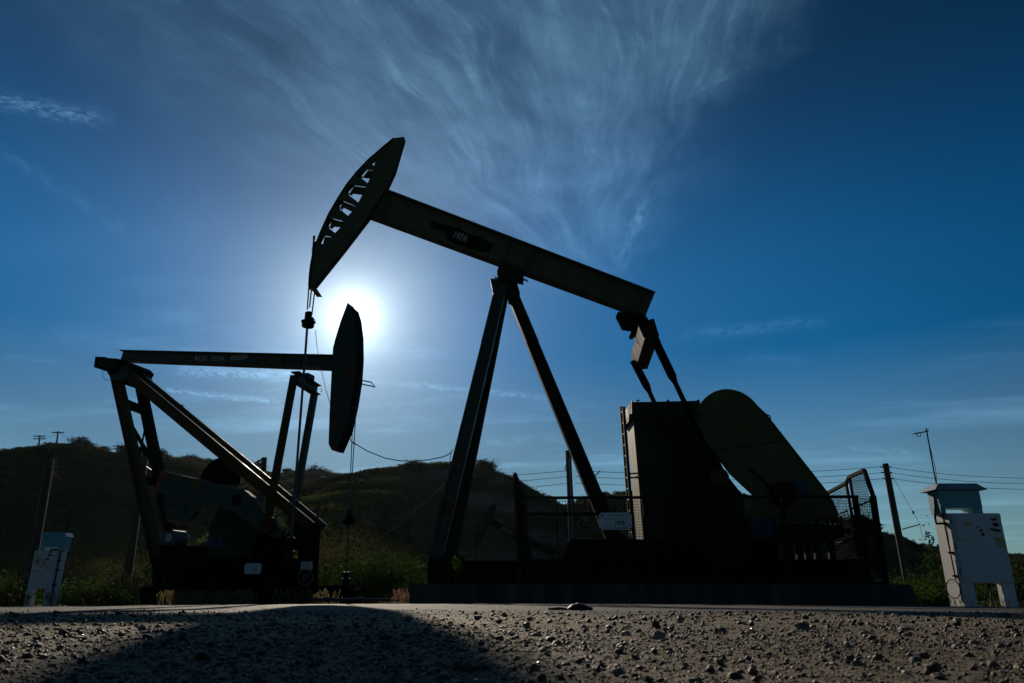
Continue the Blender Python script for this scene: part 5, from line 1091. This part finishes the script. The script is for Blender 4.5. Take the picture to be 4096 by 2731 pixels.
def hz(x, y): return float(hill_z(np.array([[x]]), np.array([[y]]))[0, 0])
# ------------------------------------------------------------------ foliage
def leaf_cards(centers, size, aspect=0.55, rnd=0.5, up=0.0):
    n = len(centers); d = RNG.normal(size=(n, 3)); d[:, 2] += up; d /= np.linalg.norm(d, axis=1)[:, None]
    r = RNG.normal(size=(n, 3)); s = np.cross(d, r); s /= np.linalg.norm(s, axis=1)[:, None] + 1e-6
    L = (size * (1 + rnd * (RNG.random(n) - .5) * 2))[:, None] if np.ndim(size) == 0 else size[:, None]
    a, b = d * L * .5, s * L * aspect * .5
    Vv = np.stack([centers - a, centers + b - a * .1, centers + a, centers - b - a * .1], 1).reshape(-1, 3); return Vv, np.arange(n * 4).reshape(n, 4)
def crown_pts(n, w, d, h, z0, clumps, spread=0.28, flat=0.8):
    t = RNG.normal(size=(clumps, 3)); t /= np.linalg.norm(t, axis=1)[:, None]; t *= (RNG.random(clumps)[:, None] ** .38)
    cc = t * np.array([w / 2, d / 2, h / 2]) * .85 + np.array([0, 0, z0 + h / 2]); r = RNG.uniform(.6, 1.25, clumps)
    k = RNG.integers(0, clumps, n); off = RNG.normal(size=(n, 3)) * np.array([w, d, h * flat])[None] * spread * .5 * r[k][:, None]
    p_ = cc[k] + off; p_[:, 2] = np.maximum(p_[:, 2], .02); return p_, cc
def tree(name, label, cat, base, w, h, n, size, mat, clumps=14, group=None, trunk=0.12, z0=None, d=None, stems=4, aspect=.55):
    t = thing(name, label, cat, base, group); z0 = h * .12 if z0 is None else z0
    p_, cc = crown_pts(n, w, d or w, h - z0, z0, clumps)
    v, f = leaf_cards(p_, size, aspect); np_mesh('crown', v + np.array(base), f, M[mat], t)
    m = MB(); rr = trunk * h * .35; b = V(base); m.tube([b - V((0, 0, .15)), b + V((rr * .3, 0, z0 + .15 * h)), b + V((-rr * .2, 0, h * .5))], rr, 7, r1=rr * .5)
    for c in cc[:stems]:
        e = b + V(c); s_ = b + V((0, 0, min(z0 + .1 * h, e.z - b.z) * .8)); m.tube([s_, s_.lerp(e, .5) + V((0, 0, .05 * h)), e], rr * .45, 5, r1=rr * .12)
    m.done('trunk', M['bark'], t); return t
def copy_tree(src, base, rz, sc, label=None, group=None):
    r = src.copy(); COL.objects.link(r); r.location = base; r.rotation_euler = (0, 0, rz); r.scale = (sc, sc, sc * random.uniform(.85, 1.1))
    if label: r['label'] = label
    if group: r['group'] = group
    for ch in src.children:
        c = ch.copy(); COL.objects.link(c); c.parent = r
    return r
# oaks along the ridges, from four grown individuals
protos = []
RGRP = 'dark oaks along the ridge tops'
spots = []
for (x, y, w_, Y, lb) in [(322, 1768, 46, 110, 'largest round dark bush on the dark hilltop between the small poles'), (365, 1785, 34, 111, 0), (500, 1808, 40, 114, 0), (545, 1812, 40, 115, 0), (590, 1815, 44, 116, 0), (640, 1816, 36, 118, 0), (415, 1800, 30, 112, 0),
      (736, 1838, 36, 224, 1), (770, 1828, 48, 224, 1), (808, 1822, 40, 223, 1), (838, 1832, 34, 223, 1), (866, 1846, 30, 222, 1), (1010, 1868, 30, 220, 1), (1030, 1858, 46, 220, 1), (1150, 1878, 34, 220, 1), (1175, 1882, 26, 220, 1), (1232, 1886, 36, 220, 1), (1268, 1880, 54, 220, 1), (1308, 1886, 36, 220, 1), (1335, 1892, 34, 221, 1), (1362, 1896, 36, 221, 1), (1395, 1906, 28, 222, 1), (1205, 1892, 24, 220, 1),
      (1338, 1920, 30, 137, 4), (1655, 1962, 52, 118, 'round olive bush alone on the grassy spur of the central hill'), (1900, 1905, 34, 129, 2), (1930, 1905, 52, 129, 2), (1958, 1920, 46, 130, 2), (1985, 1936, 44, 131, 2), (2010, 1955, 46, 132, 2), (2035, 1975, 40, 133, 2), (2062, 1995, 46, 134, 2), (2085, 2018, 40, 135, 2), (2110, 2040, 46, 136, 2), (2135, 2055, 40, 137, 2), (2160, 2062, 50, 138, 2), (2190, 2085, 40, 138, 2),
      (2330, 2050, 30, 145, 3), (2420, 2000, 26, 144, 3), (2470, 1982, 24, 144, 3), (3440, 2125, 60, 148, 3), (3470, 2148, 50, 148, 3), (3500, 2165, 40, 148, 3), (3655, 2172, 16, 330, 5), (3690, 2178, 16, 330, 5), (3720, 2180, 14, 330, 5), (3630, 2176, 12, 330, 5), (3760, 2184, 14, 330, 5), (2178, 2078, 14, 320, 5), (2215, 2082, 14, 320, 5)]:
    spots.append((x, y, w_, Y, lb))
LB = {0: 'small dark bush in the scrub along the dark left hilltop', 1: 'dark oak in the row along the far ridge behind the smaller pumpjack', 2: 'dark oak on the right shoulder of the central hill', 3: 'dark tree on the crest of the hill behind the gear reducer', 4: 'dark bush on the left end of the central hill crest', 5: 'tiny round tree on the farthest ridge'}
GB = {0: 'bushes along the dark left hilltop', 1: 'oaks along the far ridge', 2: 'oaks on the central hill shoulder', 3: 'trees on the hill crest behind the gear reducer', 5: 'tiny trees on the farthest ridge'}
tall = [tree('oak_tree', 'p', 'tree', V((0, -500 - 20 * k, 0)), 6.0, 4.3, 2400, .42, 'leaf_dark', clumps=26, z0=.1, trunk=.10) for k in range(4)]
used = [False] * 4
for i, (x, y, w_, Y, lb) in enumerate(spots):
    c = P(x, y, Y); size = w_ / F * Y * (1.7 if Y < 200 else 1.4); b = V((c.x, Y, hz(c.x, Y) - .3 - .1 * size)); k = i % 4; sc = size / 6.0
    lab, grp = (lb, None) if isinstance(lb, str) else (LB[lb], GB.get(lb))
    if not used[k]:
        o = tall[k]; used[k] = True; o.location = b; o.scale = (sc,) * 3; o['label'] = lab
        if grp: o['group'] = grp
    else:
        o = copy_tree(tall[k], b, random.random() * 6.28, sc, lab)
        if grp: o['group'] = grp
        elif 'group' in o: del o['group']
# chaparral on the slopes
def scrub(n, xr, yr, thr, size, leaves, lsz, fs):
    out = []; tries = 0
    X = RNG.uniform(*xr, n * 4); Y = RNG.uniform(*yr, n * 4); D = fbm(X / fs + 11, Y / fs + 3, 4); keep = D > thr; X, Y = X[keep][:n], Y[keep][:n]
    Z = hill_z(X[None], Y[None])[0]; ok = Z > -0.6; X, Y, Z = X[ok], Y[ok], Z[ok]
    S = RNG.uniform(*size, len(X)); c = np.repeat(np.stack([X, Y, Z], -1), leaves, 0); s = np.repeat(S, leaves)
    q = RNG.normal(size=(len(c), 3)); q /= np.linalg.norm(q, axis=1)[:, None]; q *= RNG.random(len(c))[:, None] ** .4; q[:, 2] = np.abs(q[:, 2]) * .75
    return c + q * s[:, None] * .5, s * lsz
sp, ss = [], []
for a in [(7000, (-120, -8), (66, 128), -.05, (.3, 1.0), 13, .34, 9), (300, (-30, 20), (100, 150), .06, (.5, 1.2), 22, .26, 10), (520, (2, 30), (118, 150), -.04, (.6, 1.9), 34, .22, 12), (2400, (-110, 20), (160, 235), -.03, (.7, 2.0), 20, .28, 26), (2600, (8, 130), (95, 160), -.03, (.5, 1.5), 20, .26, 16), (1500, (-38, 2), (104, 140), .0, (.3, .8), 12, .34, 8), (500, (-40, 20), (60, 90), .02, (.4, 1.3), 30, .2, 10), (260, (60, 180), (90, 125), -.05, (1.5, 3.5), 36, .22, 16), (300, (90, 240), (300, 335), -.05, (1.5, 4), 24, .25, 40)]:
    p_, s_ = scrub(*a); sp.append(p_); ss.append(s_)
v, f = leaf_cards(np.concatenate(sp), np.concatenate(ss), .6); kind(np_mesh('hillside_scrub', v, f, M['leaf_olive']), 'stuff')
p_, s_ = scrub(11000, (-70, 30), (76, 200), -.10, (.3, .55), 5, .75, 11); p_[:, 2] += .05
v, f = leaf_cards(p_, s_, .3, up=2.2); kind(np_mesh('hillside_grass', v, f, M['leaf_grass']), 'stuff')
# plants near the pumpjacks: (px, foot Y, width m, height m, ...)
def plant(label, px, Y, w, h, mat, n, size, clumps=12, grp='bushes behind the pumpjacks', name='shrub', z0=.05, cat='shrub', aspect=.5):
    x = P(px, 2300, Y).x; return tree(name, label, cat, V((x, Y, zg(x, Y) - .05 - .45 * float(np.clip((Y - road_far(x) - .3) / 2.2, 0, 1)))), w, h, n, size, mat, clumps=clumps, group=grp, z0=z0, trunk=.05, stems=6, aspect=aspect)
plant('dark green bush at the left edge beside the small white cabinet', 30, 29, 2.6, 1.7, 'leaf_green', 2600, .10)
plant('rounded green bush behind the small white cabinet', 80, 31, 2.0, 2.0, 'leaf_green', 2200, .10)
plant('bare brown brush behind the small white cabinet hood', 250, 34, 4.5, 2.8, 'leaf_brown', 1500, .16, aspect=.12)
plant('olive green bush just right of the small white cabinet', 318, 28, 1.9, 1.9, 'leaf_olive', 2400, .09)
plant('bright green leafy bush left of the slanting wooden pole', 395, 26.5, 2.4, 1.5, 'leaf_green', 3200, .10)
plant('yellowish bush behind the bright green leafy bush', 405, 31, 3.0, 2.3, 'leaf_willow', 2200, .09, aspect=.25)
plant('low dark green bush at the foot of the slanting wooden pole', 470, 25.5, 1.6, 1.1, 'leaf_green', 1800, .09)
plant('spindly yellowish bush top behind the slanting wooden pole', 490, 33, 3.2, 3.3, 'leaf_willow', 1500, .09, aspect=.22, z0=.8)
plant('olive bush between the slanting pole and the pumpjack leg', 560, 27, 1.9, 1.6, 'leaf_olive', 2200, .09)
plant('tall yellowish willow bush right of the smaller pumpjack base', 1300, 29, 3.0, 4.1, 'leaf_willow', 9500, .085, clumps=18, aspect=.28)
plant('yellowish willow bush beside the low rod carrier', 1390, 30, 3.2, 3.0, 'leaf_willow', 7500, .085, clumps=14, aspect=.28)
plant('dark green bush below the low rod carrier', 1440, 25, 2.8, 2.1, 'leaf_green', 4200, .09, clumps=14)
plant('dark green bush between the low carrier and the pale fluffy bush', 1520, 26, 3.0, 2.3, 'leaf_green', 4200, .09, clumps=14)
plant('dark green bush behind the left end of the concrete pad', 1640, 27, 3.0, 2.2, 'leaf_green', 4000, .09, clumps=14)
plant('bare brown brush thicket left of the large pumpjack front leg', 1590, 34, 6.0, 3.0, 'leaf_brown', 4200, .15, clumps=18, aspect=.1)
plant('brown brush seen under the distant pumpjack', 1930, 45, 7.0, 2.6, 'leaf_brown', 2600, .18, clumps=16, aspect=.1)
plant('pale fluffy seed bush at the left end of the concrete pad', 1583, 19.5, 1.15, .66, 'leaf_grey', 4200, .035, clumps=16, aspect=.35)
plant('leafy green shoots growing at the foot of the large pumpjack front leg', 1822, 15.05, .36, .62, 'leaf_green', 420, .055, clumps=9).location.z = zt - .02
plant('tiny green weed growing from the concrete pad face', 1925, 13.97, .16, .12, 'leaf_green', 60, .035, clumps=4, grp='weeds on the concrete pad').location.z = .12
plant('tiny pale seedling before the concrete pad', 2104, 13.85, .10, .22, 'leaf_grey', 50, .03, clumps=4, grp='weeds on the concrete pad')
plant('dense green bush left of the large white cabinet', 3700, 17.0, 2.3, 1.35, 'leaf_green', 6000, .065, clumps=20)
plant('dark green bush at the right end of the concrete pad', 3590, 19.5, 2.0, 1.3, 'leaf_green', 4200, .07, clumps=16)
plant('tall leafy shoot rising above the bush beside the large white cabinet', 3738, 16.0, .32, 2.0, 'leaf_green', 420, .07, clumps=12)
plant('light green bush close to the side of the large white cabinet', 3772, 15.0, 1.0, .72, 'leaf_green', 2600, .05, clumps=12)
plant('olive bush beyond the right side of the large white cabinet', 4110, 17.5, 2.6, 1.6, 'leaf_olive', 4000, .08, clumps=16)
plant('dark bush far behind the right cabinet', 3880, 24, 3.4, 1.9, 'leaf_olive', 3000, .09, clumps=14)
# grasses
def blades(spots_, hgt, wid, lean=.35, seeds=True):
    n = len(spots_); a = RNG.random(n) * 6.283; L = hgt * RNG.uniform(.45, 1.1, n); ln = RNG.normal(0, lean, n)
    up_ = np.stack([np.cos(a) * ln, np.sin(a) * ln, np.ones(n)], -1); tip = spots_ + up_ * L[:, None]; s = np.stack([-np.sin(a + .7), np.cos(a + .7), np.zeros(n)], -1) * wid
    V1 = np.stack([spots_ - s, spots_ + s, tip + s * .2, tip - s * .2], 1).reshape(-1, 3)
    if not seeds: return V1, np.arange(n * 4).reshape(n, 4)
    k = 7; base = np.repeat(tip, k, 0) - np.repeat(up_ * L[:, None] * .28, k, 0) * RNG.random((n * k, 1)); v2, _ = leaf_cards(base, hgt * .16, .35, up=1.5)
    Va = np.concatenate([V1, v2]); return Va, np.arange(len(Va)).reshape(-1, 4)
def patch(n, x0, x1, Y0, Y1):
    px = RNG.uniform(x0, x1, n); Yv = RNG.uniform(Y0, Y1, n); x = (px - 2048) / F * Yv / 1.07; return np.stack([x, Yv, zgn(x, Yv) - .01], -1)
sp_ = np.concatenate([patch(420, 620, 1010, 16.6, 18.0), patch(140, 850, 1000, 16.4, 17.4), patch(90, 1080, 1350, 15.4, 16.2)])
v, f = blades(sp_, .30, .004); kind(np_mesh('dry_grass', v, f, M['drygrass']), 'stuff')
v, f = blades(patch(46, 1560, 1640, 14.3, 14.9), .26, .003, lean=.5); kind(np_mesh('pink_grass', v, f, M['pinkgrass']), 'stuff')
sp_ = np.concatenate([patch(60, 20, 105, 23.0, 23.8), patch(14, 170, 200, 23.2, 23.8), patch(50, 280, 420, 23.4, 24.5)])
v, f = blades(sp_, .42, .004); kind(np_mesh('weed_stalks', v, f, M['leaf_brown']), 'stuff')
sp_ = np.concatenate([patch(26, 3800, 3880, 13.1, 13.5), patch(14, 3880, 4080, 13.2, 13.5)]); v, f = blades(sp_, .16, .004); kind(np_mesh('grass_tufts', v, f, M['drygrass']), 'stuff')

# ------------------------------------------------------------------ thin air haze over the whole field
if HAZE > 0:
    m = MB(); m.box((0, 325, 22), (1440, 790, 56)); hm = bpy.data.materials.new('haze_air'); hm.use_nodes = True; hn = hm.node_tree; hn.nodes.clear()
    ho = hn.nodes.new('ShaderNodeOutputMaterial'); hv = hn.nodes.new('ShaderNodeVolumePrincipled'); hv.inputs['Density'].default_value = HAZE; hv.inputs['Anisotropy'].default_value = 0.6; hv.inputs['Color'].default_value = (0.80, 0.92, 1.0, 1)
    hn.links.new(hv.outputs[0], ho.inputs['Volume']); kind(m.done('haze', hm), 'stuff')
